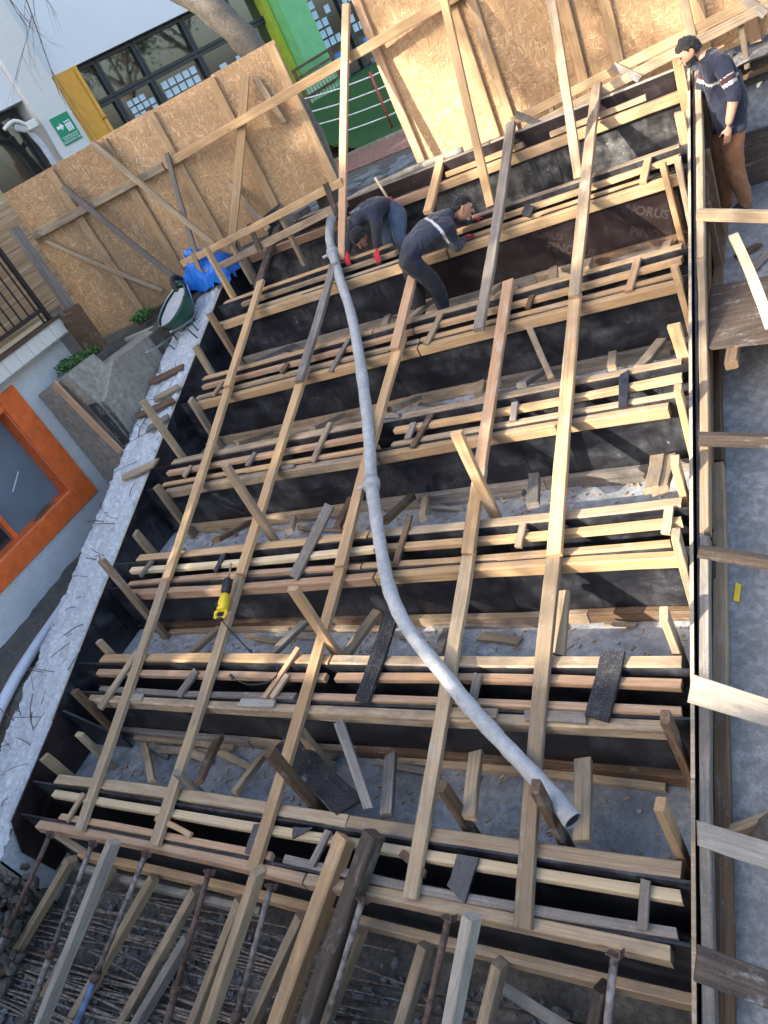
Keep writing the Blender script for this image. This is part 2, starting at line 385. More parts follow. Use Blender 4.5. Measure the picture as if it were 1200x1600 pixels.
BATTENS=[
  ((-5.64,1.53,1.404),(-5.67,3.92,2.255),'old'),
  ((-5.59,3.64,2.203),(-5.69,5.98,3.035),'pine'),
  ((-5.65,5.80,3.017),(-5.72,7.33,3.562),'pine'),
  ((-5.87,7.39,3.489),(-5.90,8.53,3.894),'dark'),
  ((-4.72,1.53,1.407),(-4.68,3.84,2.225),'old'),
  ((-4.63,3.63,2.201),(-4.60,5.87,2.994),'pine'),
  ((-4.58,5.62,2.953),(-4.59,7.19,3.512),'grey'),
  ((-3.71,1.51,1.401),(-3.56,3.74,2.192),'pine'),
  ((-3.54,3.63,2.199),(-3.45,5.90,3.007),'pine'),
  ((-3.46,5.72,2.991),(-3.45,6.66,3.325),'red'),
  ((-3.52,7.65,3.580),(-3.51,8.47,3.870),'pine'),
  ((-2.46,1.52,1.403),(-2.41,3.72,2.184),'old'),
  ((-2.39,3.65,2.208),(-2.39,4.35,2.456),'pine'),
  ((-2.40,4.30,2.438),(-2.39,6.24,3.126),'red'),
  ((-2.59,5.70,2.984),(-2.62,8.43,3.952),'grey'),
  ((-1.74,1.49,1.391),(-1.75,3.65,2.159),'old'),
  ((-1.73,3.59,2.187),(-1.75,5.88,2.998),'pine'),
  ((-1.74,5.79,3.015),(-1.71,8.52,3.984),'old'),
]
CLEATS=[
  (0,(-5.76,1.80,1.490),(-5.85,1.58,1.414),'old',0.05),
  (0,(-3.78,1.78,1.484),(-3.80,1.59,1.415),'black',0.06),
  (0,(-3.16,1.81,1.494),(-3.24,1.60,1.420),'grey',0.05),
  (0,(-2.12,1.79,1.489),(-2.17,1.59,1.418),'black',0.14),
  (0,(-1.10,1.81,1.496),(-1.11,1.59,1.418),'grey',0.05),
  (0,(-3.38,1.80,1.490),(-3.37,1.77,1.480),'black',0.16),
  (0,(-4.81,1.71,1.458),(-4.39,1.64,1.433),'pine',0.04),
  (0,(-2.58,1.75,1.474),(-2.39,1.66,1.442),'brown',0.045),
  (1,(-5.71,2.99,1.915),(-5.96,2.48,1.731),'old',0.075),
  (1,(-4.87,2.83,1.857),(-4.99,2.62,1.783),'grey',0.075),
  (1,(-3.81,3.02,1.925),(-4.03,2.63,1.786),'red',0.045),
  (1,(-3.85,2.81,1.851),(-3.95,2.63,1.787),'old',0.05),
  (1,(-2.99,3.29,2.022),(-3.10,2.63,1.785),'speck',0.13),
  (1,(-2.21,2.84,1.859),(-2.23,2.68,1.802),'grey',0.055),
  (1,(-1.32,2.99,1.913),(-1.40,2.59,1.773),'speck',0.15),
  (2,(-5.98,3.90,2.236),(-6.08,3.74,2.181),'grey',0.05),
  (2,(-4.98,3.90,2.236),(-5.03,3.72,2.173),'black',0.05),
  (2,(-3.86,4.26,2.366),(-4.06,3.61,2.134),'grey',0.12),
  (2,(-3.00,4.07,2.299),(-3.05,3.66,2.150),'brown',0.05),
  (2,(-2.01,3.89,2.234),(-2.03,3.72,2.172),'old',0.055),
  (2,(-1.00,3.91,2.242),(-1.02,3.73,2.176),'old',0.06),
  (3,(-5.91,4.96,2.613),(-5.97,4.83,2.567),'old',0.05),
  (3,(-5.00,4.97,2.618),(-5.06,4.83,2.567),'grey',0.05),
  (3,(-4.11,5.15,2.680),(-4.20,4.74,2.536),'old',0.06),
  (3,(-3.15,4.96,2.614),(-3.18,4.81,2.559),'grey',0.06),
  (3,(-2.98,5.02,2.635),(-3.11,4.71,2.524),'brown',0.055),
  (3,(-2.20,4.97,2.618),(-2.20,4.80,2.556),'grey',0.055),
  (3,(-1.33,5.05,2.647),(-1.33,4.75,2.539),'black',0.07),
  (4,(-5.88,6.03,2.994),(-5.98,5.86,2.932),'old',0.05),
  (4,(-4.94,6.05,2.999),(-4.99,5.93,2.959),'brown',0.06),
  (4,(-4.16,6.16,3.039),(-4.29,5.78,2.905),'grey',0.055),
  (4,(-3.09,6.15,3.037),(-3.19,5.82,2.920),'old',0.06),
  (4,(-2.17,6.07,3.008),(-2.20,5.94,2.961),'brown',0.05),
  (4,(-1.27,6.16,3.041),(-1.33,5.84,2.926),'red',0.06),
  (5,(-1.21,7.32,3.452),(-1.25,7.03,3.349),'pine',0.065),
  (5,(-2.31,7.23,3.418),(-2.35,7.11,3.376),'black',0.12),
]
POSTS=[
  (0,-6.29,1.99,1.34,1.69,'old'),
  (1,-6.16,2.50,1.35,1.94,'brown'),
  (1,-6.25,3.05,1.73,1.99,'old'),
  (2,-6.08,3.52,1.80,2.62,'old'),
  (2,-6.16,4.07,2.17,2.49,'old'),
  (3,-6.19,4.64,2.17,2.64,'old'),
  (3,-6.22,5.19,2.57,3.37,'old'),
  (4,-6.24,5.76,2.54,3.00,'old'),
  (4,-6.26,6.31,2.99,3.39,'old'),
  (5,-6.36,6.95,2.96,3.52,'pine'),
  (5,-6.37,7.50,3.43,4.12,'pine'),
  (6,-6.35,8.04,3.45,3.97,'old'),
  (0,-6.10,2.24,1.01,1.67,'old'),
  (0,-4.56,1.99,1.34,1.71,'grey'),
  (0,-3.42,2.01,1.49,2.09,'brown'),
  (0,-2.23,2.01,1.42,1.85,'brown'),
  (0,-1.61,2.01,1.41,1.98,'brown'),
  (0,-0.95,2.01,1.44,1.94,'pine'),
  (1,-3.53,3.07,1.78,2.54,'pine'),
  (1,-0.96,3.07,1.80,2.17,'old'),
  (2,-4.52,4.09,2.25,3.06,'old'),
  (2,-2.29,4.09,2.24,2.99,'pine'),
  (2,-0.93,4.09,2.25,2.49,'pine'),
  (2,-0.92,3.52,2.18,2.36,'old'),
  (3,-0.92,5.21,2.63,2.87,'pine'),
  (3,-0.92,4.64,2.46,2.69,'pine'),
  (4,-0.92,5.76,2.88,3.06,'pine'),
  (5,-0.92,7.52,3.41,3.69,'pine'),
  (5,-1.03,6.95,2.82,3.48,'pine'),
  (5,-0.93,6.95,3.19,3.47,'old'),
  (6,-0.93,8.04,3.60,4.01,'pine'),
  (1,-0.94,2.50,1.67,1.96,'brown'),
  (0,-3.65,2.44,1.23,1.67,'old'),
]
BRACES=[
  (0,(-5.84,2.48,0.949),(-5.08,1.99,1.467),'old',0.06),
  (0,(-4.67,2.48,1.429),(-4.47,1.99,1.671),'brown',0.07),
  (0,(-4.29,2.48,1.234),(-4.16,1.99,1.461),'old',0.06),
  (0,(-3.26,2.48,1.742),(-2.91,1.99,1.501),'grey',0.07),
  (0,(-3.00,2.48,1.361),(-2.80,1.99,1.439),'grey',0.09),
  (0,(-2.27,2.48,1.481),(-2.15,1.99,1.572),'old',0.09),
  (0,(-1.54,2.48,1.504),(-1.48,1.99,1.453),'old',0.1),
  (0,(-4.00,2.48,1.419),(-3.06,1.99,1.495),'speck',0.2),
  (1,(-5.20,3.50,1.653),(-5.36,3.05,1.692),'old',0.07),
  (1,(-4.13,3.50,1.699),(-4.28,3.05,1.744),'grey',0.08),
  (1,(-3.32,3.50,1.803),(-3.53,3.05,1.709),'old',0.09),
  (1,(-2.78,3.50,1.555),(-2.62,3.05,1.790),'grey',0.08),
  (1,(-1.73,3.50,1.927),(-1.72,3.05,1.799),'old',0.09),
  (2,(-5.26,4.62,2.018),(-5.20,4.07,2.262),'brown',0.08),
  (2,(-4.69,4.62,1.997),(-4.27,4.07,2.269),'old',0.06),
  (2,(-3.92,4.62,2.138),(-3.75,4.07,2.253),'brown',0.07),
  (2,(-3.28,4.62,2.082),(-3.27,4.07,2.259),'brown',0.08),
  (2,(-3.16,4.62,2.042),(-2.90,4.07,2.254),'old',0.06),
  (2,(-2.12,4.62,2.127),(-1.97,4.07,2.260),'grey',0.09),
  (2,(-1.16,4.62,2.139),(-1.12,4.07,2.277),'old',0.1),
  (2,(-1.09,4.62,2.126),(-1.07,4.07,2.263),'old',0.1),
  (3,(-4.39,5.74,2.413),(-4.38,5.19,2.633),'old',0.07),
  (3,(-5.38,5.74,2.383),(-5.38,5.19,2.631),'old',0.07),
  (3,(-3.48,5.74,2.431),(-3.46,5.19,2.668),'old',0.09),
  (3,(-2.17,5.74,2.871),(-1.93,5.19,2.638),'old',0.05),
  (3,(-2.17,5.74,2.443),(-2.19,5.19,2.643),'grey',0.08),
  (3,(-1.56,5.74,2.458),(-1.45,5.19,2.633),'old',0.07),
  (3,(-1.16,5.74,2.479),(-1.25,5.19,2.583),'old',0.09),
  (3,(-2.78,5.74,2.450),(-2.58,5.19,2.639),'old',0.08),
  (4,(-5.45,6.93,2.834),(-5.57,6.31,3.014),'grey',0.07),
  (4,(-3.54,6.93,2.897),(-3.50,6.31,3.002),'old',0.08),
  (4,(-4.09,6.93,2.854),(-3.81,6.31,3.004),'old',0.08),
  (4,(-2.19,6.93,2.861),(-2.03,6.31,2.998),'old',0.08),
  (4,(-1.85,6.93,2.840),(-1.74,6.31,3.010),'old',0.08),
  (4,(-1.14,6.93,2.797),(-1.07,6.31,2.983),'old',0.08),
  (4,(-2.76,6.93,2.852),(-2.66,6.31,3.024),'old',0.09),
  (5,(-1.90,8.02,3.117),(-1.96,7.50,3.232),'old',0.08),
]
RAKERS=[
  ((-5.93,1.47,1.097),(-7.16,0.29,0.150),'old',0.08),
  ((-4.87,1.47,1.643),(-6.07,-0.40,0.150),'white',0.09),
  ((-5.41,1.47,1.087),(-6.44,0.30,0.150),'old',0.07),
  ((-4.86,1.47,1.128),(-6.02,0.25,0.150),'old',0.08),
  ((-4.42,1.47,1.087),(-5.46,0.30,0.150),'old',0.08),
  ((-5.70,1.44,-0.341),(-5.17,2.05,0.150),'grey',0.09),
  ((-3.42,1.47,1.668),(-4.42,-0.43,0.150),'old',0.085),
  ((-3.97,1.47,1.096),(-4.72,0.29,0.150),'old',0.07),
  ((-3.42,1.47,1.069),(-4.24,0.32,0.150),'old',0.085),
  ((-2.97,1.76,1.546),(-3.93,0.02,0.150),'pine',0.12),
  ((-2.69,1.76,1.661),(-3.70,-0.13,0.150),'dark',0.12),
  ((-2.94,1.47,1.064),(-3.64,0.33,0.150),'old',0.08),
  ((-2.45,1.47,1.086),(-2.98,0.30,0.150),'old',0.09),
  ((-1.93,1.47,1.634),(-2.50,-0.39,0.150),'white',0.1),
  ((-1.96,1.47,1.082),(-2.43,0.30,0.150),'old',0.1),
  ((-1.37,1.47,1.080),(-1.76,0.31,0.150),'dark',0.1),
  ((-6.93,1.44,0.807),(-7.32,0.62,0.150),'pine',0.1),
]
PROPS=[
  ((-5.91,1.45,1.443),(-7.17,0.09,0.150)),
  ((-5.35,1.45,1.446),(-6.40,0.09,0.150)),
  ((-4.70,1.45,1.465),(-5.81,0.07,0.150)),
  ((-4.12,1.45,1.367),(-4.82,0.17,0.150)),
  ((-3.55,1.45,1.353),(-4.18,0.18,0.150)),
  ((-2.74,1.45,1.467),(-3.49,0.06,0.150)),
  ((-2.15,1.45,1.469),(-2.72,0.06,0.150)),
  ((-1.22,1.45,1.460),(-1.57,0.07,0.150)),
]
HOSE=[(-4.88,8.13,3.825),(-4.87,7.93,3.753),(-4.81,7.69,3.656),(-4.70,7.45,3.567),(-4.50,7.04,3.423),(-4.17,6.41,3.197),(-3.89,5.76,2.974),(-3.63,5.10,2.768),(-3.47,4.65,2.632),(-3.37,4.30,2.495),(-3.27,4.01,2.359),(-3.14,3.68,2.227),(-2.98,3.36,2.116),(-2.76,3.08,2.032),(-2.43,2.78,1.955),(-2.20,2.58,1.853),(-1.93,2.37,1.764),(-1.69,2.18,1.736),(-1.47,1.99,1.687)]
STRUTS=[
  ((-0.80,6.42,3.161),(-0.31,6.28,3.041),'old',0.09),
  ((-0.80,4.31,2.470),(-0.41,4.34,2.350),'dark',0.09),
  ((-0.80,3.50,2.223),(-0.44,3.49,2.103),'dark',0.08),
  ((-0.80,2.53,2.167),(-0.45,2.47,2.047),'white',0.14),
  ((-0.80,1.95,1.788),(-0.51,1.95,1.668),'white',0.12),
  ((-0.80,2.14,1.126),(-0.59,2.24,1.006),'old',0.1),
  ((-0.80,1.40,1.661),(-0.52,1.39,1.541),'dark',0.15),
]

# ================================================================== the setting: ground, slabs, terraces
def zG(y): return .12 + .25 * max(0, min(1.5, y + .1))
def structure(name, me, m): return tag(link(name, me, m), kind='structure')
structure('pit_ground', gridmesh('pit_ground', -9.5, 6, -1.4, 1.75, 90, 34, lambda x, y: zG(y) + .05 * fbm(x * 2.2, y * 2.2, 3) + .03 * fbm(x * 8, y * 8, 1)), M['soil'])
box_o = structure('ground', gridmesh('ground', -220, 220, -220, 220, 8, 8, lambda x, y: .0), M['dirt'])
# concrete treads between the riser forms and the dark strip inside each wall form
for i in range(7):
    yb = Y0[i] + .47; yf = (Y0[i + 1] + .08) if i < 6 else 8.75
    if i < 6:
        z = zP(Y0[i + 1]) - .60
        o = structure('concrete_tread', gridmesh('concrete_tread', -6.6, -.84, yb - .12, yf, 60, 10, lambda x, y: z + .006 * fbm(x * 2, y * 2, i)), M['tread_wet'] if i == 0 else M['tread'])
    zz = zP(Y0[i]) - .55
    structure('slot_floor', gridmesh('slot_floor', -6.6, -.84, Y0[i] + .08, Y0[i] + .36, 50, 4, lambda x, y: zz + .04 * fbm(x * 3, y * 3, i)), M['soil'])
# terrace behind the fences
T = [(-60, 6.66, 3.50), (-7.40, 6.66, 3.50), (-6.70, 8.30, 3.70), (-4.4, 8.62, 3.70), (14, 8.62, 3.70), (14, 70, 3.70), (-60, 70, 3.70)]
quadprism('terrace', T, .5, M['dirt'])
tag(bpy.data.objects['terrace'], kind='structure')
def zL(x, y):
    dc = -.91903 * (x + 7.68) + .39419 * (y - 6.27); return 3.735 + .87 * max(0, min(1, (dc - 1.35) / 1.6)) + .015 * fbm(x * 2, y * 2, 3)
link('lawn', gridmesh('lawn', -10.5, 6, 12.5, 26, 90, 80, zL), M['turf'])
tag(bpy.data.objects['lawn'], kind='structure')
o = quadprism('paved_path', [(-8.0, 11.1, 3.716), (6, 10.6, 3.716), (6, 12.46, 3.716), (-8.0, 12.46, 3.716)], .012, M['paving']); tag(o, kind='structure')
o = box('path_kerb', (-9, 12.47, 3.70), (6, 12.53, 3.76), M['conc']); tag(o, kind='structure')
# rubble bank between the topmost form and the fence
o = structure('rubble_bank', gridmesh('rubble_bank', -7.0, 2.5, 8.46, 10.6, 90, 24, lambda x, y: 3.70 + .05 * fbm(x * 2.5, y * 3, 5) + .03 * fbm(x * 9, y * 9, 2) - .05 * max(0, (8.6 - y) * 4)), M['rampconc'])
# right hand blinding concrete, rising then level where the man stands
def zR(y): return min(.725 + .277 * y, 2.56)
structure('right_ground', gridmesh('right_ground', -.80, 5.0, -.8, 8.42, 60, 90, lambda x, y: zR(y) + .012 * fbm(x * 3, y * 3, 7) + .006 * fbm(x * 14, y * 14, 3)), M['rampconc'])
structure('right_bank', gridmesh('right_bank', -.86, 5.0, 8.44, 8.80, 50, 8, lambda x, y: 3.0 + (y - 8.44) * 1.9 + .03 * fbm(x * 4, y * 6, 8)), M['rampconc'])
# dirt strip along the annex wall
def zS(y): return 1.78 + .04 * (y - 3) if y > 2.6 else 1.764 - .42 * (2.6 - y)
structure('side_path', gridmesh('side_path', -8.35, -7.15, -1.0, 5.75, 16, 80, lambda x, y: zS(y) - .10 * max(0, (x + 7.7)) + .03 * fbm(x * 4, y * 4, 4)), M['dirt'])

# gravel and stones in the pit
def stones(name, n, fx, rmin, rmax, m):
    base = bmesh.new(); bmesh.ops.create_icosphere(base, subdivisions=1, radius=1.0)
    bv = [v.co.copy() for v in base.verts]; bf = [[v.index for v in f.verts] for f in base.faces]; base.free()
    V = []; F = []
    for k in range(n):
        x, y, z = fx(); r = rmin + (rmax - rmin) * rnd.random() ** 2.2
        s = Vector((rnd.uniform(.7, 1.3), rnd.uniform(.6, 1.1), rnd.uniform(.45, .85))) * r
        q = Matrix.Rotation(rnd.uniform(0, 6.28), 3, Vector((rnd.random(), rnd.random(), rnd.random() + .1)).normalized()); b0 = len(V)
        for v in bv:
            c = q @ Vector((v.x * s.x, v.y * s.y, v.z * s.z)) * rnd.uniform(.85, 1.12); V.append((x + c.x, y + c.y, z + c.z))
        F += [[i + b0 for i in f] for f in bf]
    return tag(link(name, pymesh(name, V, F), m), kind='stuff')
def pitpt():
    x = rnd.uniform(-8.5, .5); y = rnd.uniform(-.8, 1.42); return x, y, zG(y) + .02 + .05 * fbm(x * 2.2, y * 2.2, 3)
o = stones('gravel', 6500, pitpt, .007, .045, M['stone']); tag(o, 'grey gravel and rubble covering the pit floor', 'gravel')
def leftpt():
    x = rnd.uniform(-8.2, -6.9); y = rnd.uniform(.2, 1.6); return x, y, zS(y) - .1 * max(0, x + 7.7) + .0
o = stones('rubble', 260, leftpt, .02, .10, M['stone']); tag(o, 'broken concrete rubble beside the lower end of the white wall', 'rubble')
def heappt():
    x = rnd.uniform(-7.7, -6.5); y = .45 + .85 * rnd.random() ** .7; return x, y, zG(y) + .1 + rnd.random() * max(0, (y - .4)) * .85
o = stones('rubble', 380, heappt, .02, .09, M['dirt']); tag(o, 'heap of broken concrete against the lower end of the white wall', 'rubble')
def bankpt():
    x = rnd.uniform(-5.8, 1.5); y = rnd.uniform(8.5, 9.6); return x, y, 3.71
o = stones('rubble', 420, bankpt, .012, .07, M['rampconc']); tag(o, 'broken concrete lumps on the bank behind the topmost form', 'rubble')
def treadgrit():
    x, y, z = treadpt(); return x, y, z
def chip():
    x = rnd.uniform(-.75, .8); y = rnd.uniform(1.2, 8.2); return x, y, zR(y) + .006
def flakes(name, n, fx, lab):
    V = []; F = []
    for k in range(n):
        x, y, z = fx(); a = rnd.uniform(0, 6.28); l = rnd.uniform(.004, .025); ww = rnd.uniform(.002, .007); b0 = len(V); c, s_ = math.cos(a), math.sin(a)
        for (p, q) in ((-l, -ww), (l, -ww), (l, ww), (-l, ww)): V.append((x + p * c - q * s_, y + p * s_ + q * c, z + rnd.uniform(.004, .012)))
        for (p, q) in ((-l, -ww), (l, -ww), (l, ww), (-l, ww)): V.append((x + p * c - q * s_, y + p * s_ + q * c, z + .001))
        F += [(b0, b0 + 1, b0 + 2, b0 + 3), (b0, b0 + 4, b0 + 5, b0 + 1), (b0 + 1, b0 + 5, b0 + 6, b0 + 2), (b0 + 2, b0 + 6, b0 + 7, b0 + 3), (b0 + 3, b0 + 7, b0 + 4, b0)]
    return tag(link(name, pymesh(name, V, F), W['pine']), lab, 'wood chips', None, 'stuff')
def treadpt():
    i = rnd.randint(0, 5); return rnd.uniform(-6.4, -1.0), rnd.uniform(Y0[i] + .48, Y0[i + 1] - .02), zP(Y0[i + 1]) - .60 + .004
flakes('wood_chips', 1300, treadpt, 'wood chips and sawdust scattered on the grey treads')
o = stones('grit', 260, chip, .004, .016, M['conc']); tag(o, 'loose grit scattered on the blinding concrete', 'grit')

o = stones('tread_grit', 500, treadgrit, .004, .022, M['conc']); tag(o, 'lumps of dry grout lying on the grey treads', 'grit')
# ================================================================== riser formwork rows
RLAB = ['lowest riser formwork row, propped by rakers above the gravel pit',
        'second riser formwork row from the pit, with two black speckled boards on top',
        'third riser formwork row from the pit, beside the yellow saw',
        'fourth riser formwork row from the pit, with a black cleat near the side form',
        'fifth riser formwork row from the pit, before the worker in black trousers',
        'sixth riser formwork row from the pit, with lettered dark panel below its waler',
        'topmost riser formwork row, with a shiny dark strip of panel under the fence']
ROW = []
# front waler, second board, third board, back beam: (x0, x1, wood) pieces
FRONT = [[(-6.26, -3.3, 'red'), (-3.28, -.98, 'old')], [(-6.20, -.99, 'old')], [(-6.22, -3.25, 'red'), (-3.23, -.95, 'pine')],
         [(-6.22, -3.48, 'old'), (-3.46, -1.02, 'pine')], [(-6.24, -3.3, 'pine'), (-3.28, -.98, 'pine')], [(-6.40, -3.2, 'pine'), (-3.18, -.97, 'pine')],
         [(-6.3, -3.55, 'red'), (-3.53, -.95, 'pine')]]
SECOND = [[(-6.0, -3.62, 'red'), (-3.5, -.95, 'grey')], [(-6.1, -3.75, 'grey'), (-3.62, -.93, 'red')], [(-6.25, -3.4, 'red'), (-3.38, -1.0, 'pine')],
          [(-6.3, -3.5, 'pine'), (-3.35, -.93, 'old')], [(-6.28, -3.3, 'old'), (-3.28, -.95, 'pine')], [(-5.9, -3.7, 'old'), (-3.0, -1.2, 'pine')], []]
THIRD = [[(-6.2, -.93, 'new')], [(-6.22, -3.50, 'red'), (-3.40, -.93, 'red')], [(-6.3, -3.3, 'new'), (-3.28, -.93, 'pine')],
         [(-6.3, -3.55, 'red'), (-3.36, -.93, 'pine')], [(-6.25, -3.4, 'red'), (-3.38, -.93, 'pine')], [(-6.1, -3.85, 'old'), (-3.2, -.95, 'pine')], []]
BACK = [[(-6.24, -3.05, 'old'), (-3.04, -.93, 'old')], [(-6.24, -3.5, 'pine'), (-3.48, -.93, 'old')], [(-6.26, -3.4, 'pine'), (-3.38, -.93, 'old')],
        [(-6.28, -3.6, 'old'), (-3.3, -.93, 'old')], [(-6.3, -3.9, 'pine'), (-3.88, -2.4, 'old'), (-2.38, -.93, 'pine')], [(-6.45, -3.95, 'pine'), (-3.3, -.95, 'old')], []]
for i, y0 in enumerate(Y0):
    zi = zP(y0)
    t = thing('riser_formwork', (-3.5, y0 + .1, zi - .6), RLAB[i], 'formwork', 'stepped riser formwork rows'); ROW.append(t)
    for x0, x1, m in FRONT[i]:
        dz = rnd.uniform(-.004, .004)
        timber('waler', (x0, y0 + .037, zi - .034 + dz), (x1, y0 + .037, zi - .034 + dz), .074, .095, m, t, cut=.1)
    xs = [-6.55, -5.1, -3.65, -2.2, -.87]
    for k in range(4):     # film faced sheets butted end to end
        o = box('panel', (xs[k] + .002, y0 + .077, zi - .64 if i else zi - .80), (xs[k + 1] - .002, y0 + .095, zi + .022 + rnd.uniform(-.006, .006)), M['film_dusty'] if i == 6 else (M['film_clean'] if (i == 5 and k > 1) else M['film']), t)
    for x0, x1, m in SECOND[i]:
        timber('inner_board', (x0, y0 + .126, zP(y0 + .126) - .026), (x1, y0 + .126, zP(y0 + .126) - .030), .054, .05, m, t, cut=.3)
    for x0, x1, m in THIRD[i]:
        dy = .285 if i == 0 else .272
        timber('inner_board', (x0, y0 + dy, zP(y0 + dy) - .022), (x1, y0 + dy, zP(y0 + dy) - .026), .064, .05, m, t, cut=.3)
    if i < 6:
        zb = zP(y0 + .4); zt = zP(Y0[i + 1]) - .60
        for k in range(4):
            box('back_panel', (xs[k] + .002, y0 + .337, zt - .25), (xs[k + 1] - .002, y0 + .354, zb - .012 + rnd.uniform(-.008, .004)), M['film'], t)
        for x0, x1, m in BACK[i]:
            timber('back_beam', (x0, y0 + .402, zb - .045), (x1, y0 + .402, zb - .045), .09, .085, m, t, cut=.1)
        timber('back_plate', (-6.3, y0 + .385, zt + .05), (-.93, y0 + .385, zt + .05), .05, .09, 'grey', t)
        # kicker boards along the foot of the next riser belong to that riser
    if i > 0:
        zt = zi - .60; cuts = sorted([-6.35, -.93] + [rnd.uniform(-5.2, -1.6) for _ in range(2)])
        for a, b in zip(cuts[:-1], cuts[1:]):
            timber('kicker', (a, y0 + .045, zt + .055), (b - .006, y0 + .045, zt + .05), .055, .10, rnd.choice(['old', 'old', 'grey', 'brown']), t)
            if b - a > 1.0: timber('kicker', (a + .3, y0 + .005, zt + .025), (b - .2, y0 - .01, zt + .025), .05, .045, rnd.choice(['old', 'grey']), t)
    # reinforcement standing in the wall slot
    for k in range(16 if i < 5 else 0):
        x = -6.3 + 5.3 * (k + rnd.random() * .6) / 16; dx = rnd.uniform(-.08, .08)
        tube('rebar', [(x, y0 + .21, zi - .55), (x + dx, y0 + .20 + rnd.uniform(-.03, .03), zi - rnd.uniform(.10, .2))], .006, M['rebar'], t, 5)
    for zz in (.22, .38):
        if i < 5: tube('rebar', [(-6.45, y0 + .19, zi - zz), (-3.5, y0 + .22, zi - zz - .01), (-.95, y0 + .2, zi - zz)], .006, M['rebar'], t, 5)
# lower waler of the lowest row, and its foot board
timber('lower_waler', (-5.85, 1.452, 1.085), (-3.1, 1.452, 1.045), .06, .10, 'pine', ROW[0])
timber('lower_waler', (-3.08, 1.452, 1.04), (-.86, 1.452, .985), .06, .10, 'old', ROW[0])
timber('lower_waler', (-6.2, 1.41, .93), (-3.9, 1.405, .91), .05, .08, 'white', ROW[0])
# topmost row: capping boards and glossy strip of back panel
box('back_panel', (-5.6, 8.36, 3.35), (-.9, 8.378, 3.852), M['film_clean'], ROW[6])
timber('cap_board', (-5.6, 8.41, 3.84), (-2.9, 8.41, 3.842), .05, .045, 'grey', ROW[6]); timber('cap_board', (-2.88, 8.41, 3.845), (-.9, 8.41, 3.842), .06, .04, 'white', ROW[6])
timber('inner_board', (-3.4, 8.20, 3.755), (-2.5, 8.20, 3.758), .06, .05, 'pine', ROW[6]); timber('inner_board', (-2.2, 8.20, 3.755), (-1.25, 8.20, 3.758), .06, .05, 'old', ROW[6])

for r, A, B, m, w in CLEATS:
    nm = 'cleat'; h = .028 if m != 'black' else .02
    if m == 'black': timber(nm, A, B, w, h, M['film'], ROW[r], SLOPE_UP, cut=.5)
    else: timber(nm, A, B, w, h, m, ROW[r], SLOPE_UP)
for x0, x1, m in ((-5.62, -5.45, 'white'), (-4.28, -3.92, 'white'), (-2.42, -2.05, 'old'), (-1.86, -1.47, 'grey')):
    timber('packing_board', (x0, Y0[1] + .045, zP(Y0[1]) + .024), (x1, Y0[1] + .05, zP(Y0[1]) + .026), .075, .024, m, ROW[1])
timber('packing_board', (-4.62, Y0[3] + .05, zP(Y0[3]) + .03), (-4.42, Y0[3] + .05, zP(Y0[3]) + .03), .05, .035, 'grey', ROW[3])
for r, x, y, z0, z1, m in POSTS:
    zt = (zP(Y0[r + 1]) - .60 if (y > Y0[r] + .3 and r < 6) else zP(Y0[r]) - .60)
    dx = rnd.uniform(-.03, .03); dy = rnd.uniform(-.015, .015)
    timber('post', (x, y, min(z0, zt) + .0), (x + dx, y + dy, z1), .085, .05, m, ROW[r], (1, 0, 0), rnd.choice([0, math.pi / 2]))
for r, A, B, m, w in BRACES:
    zt = zP(Y0[r + 1]) - .60; A = Vector(A); B = Vector(B)
    A.z = max(A.z, zt + .03); B.z = max(min(B.z, zP(B.y) + .02), zt + .03)
    timber('brace', A, B, w, .05 if m != 'speck' else .025, m, ROW[r], cut=.5)
# scraps of board lying along the kickers
for r in range(1, 7):
    for k in range(5):
        x = rnd.uniform(-6, -1.5); ln = rnd.uniform(.15, .6); y = Y0[r] - rnd.uniform(.06, .16); z = zP(Y0[r]) - .60
        timber('scrap', (x, y, z + rnd.uniform(.03, .12)), (x + ln, y + rnd.uniform(-.08, .05), z + .02), rnd.uniform(.03, .08), .02, rnd.choice(['grey', 'old', 'white', 'old']), ROW[r], cut=.9)
# film lettering on panels
tm = textmesh('PINORUS', .115, .004)
for r, x, dz, s, an in ((5, -1.32, -.22, 1.0, -27), (5, -1.25, -.47, 1.0, -27), (5, -2.02, -.38, 1.0, -27), (5, -2.25, -.14, .9, -27), (5, -2.95, -.36, .9, -27), (2, -3.1, -.34, .9, -25)):
    link('lettering', tm, M['film_text'], ROW[r], Matrix.Translation((x, Y0[r] + .0755, zP(Y0[r]) + dz)) @ Matrix.Rotation(R(90), 4, 'X') @ Matrix.Rotation(R(an), 4, 'Z') @ Matrix.Scale(s, 4))
tm2 = textmesh('PINORUS', .045, .001)
for k in range(11): link('lettering', tm2, M['film_text'], ROW[6], Matrix.Translation((-4.9 + .37 * k, 8.3585, 3.78)) @ Matrix.Rotation(R(90), 4, 'X'))

# ================================================================== battens running up the slope over the walers
LINE = {-5.7: 'first', -4.65: 'second', -3.5: 'third', -2.45: 'fourth', -1.74: 'fifth'}
MW = {'old': 'used tan', 'pine': 'yellow pine', 'dark': 'dark stained', 'grey': 'grey weathered', 'red': 'reddish pine'}
for k, (A, B, m) in enumerate(BATTENS):
    a = min(LINE, key=lambda q: abs(q - A[0])); r0 = min(range(7), key=lambda q: abs(Y0[q] - A[1])); r1 = min(range(7), key=lambda q: abs(Y0[q] - B[1]))
    o = timber('timber_batten', A, B, .10, .048, m, None, SLOPE_UP, cut=.12)
    tag(o, '%s batten, %s line from white wall, %s to %s riser row' % (MW[m], LINE[a], ORD[r0], ORD[r1]), 'batten', 'battens laid up the slope over the walers')

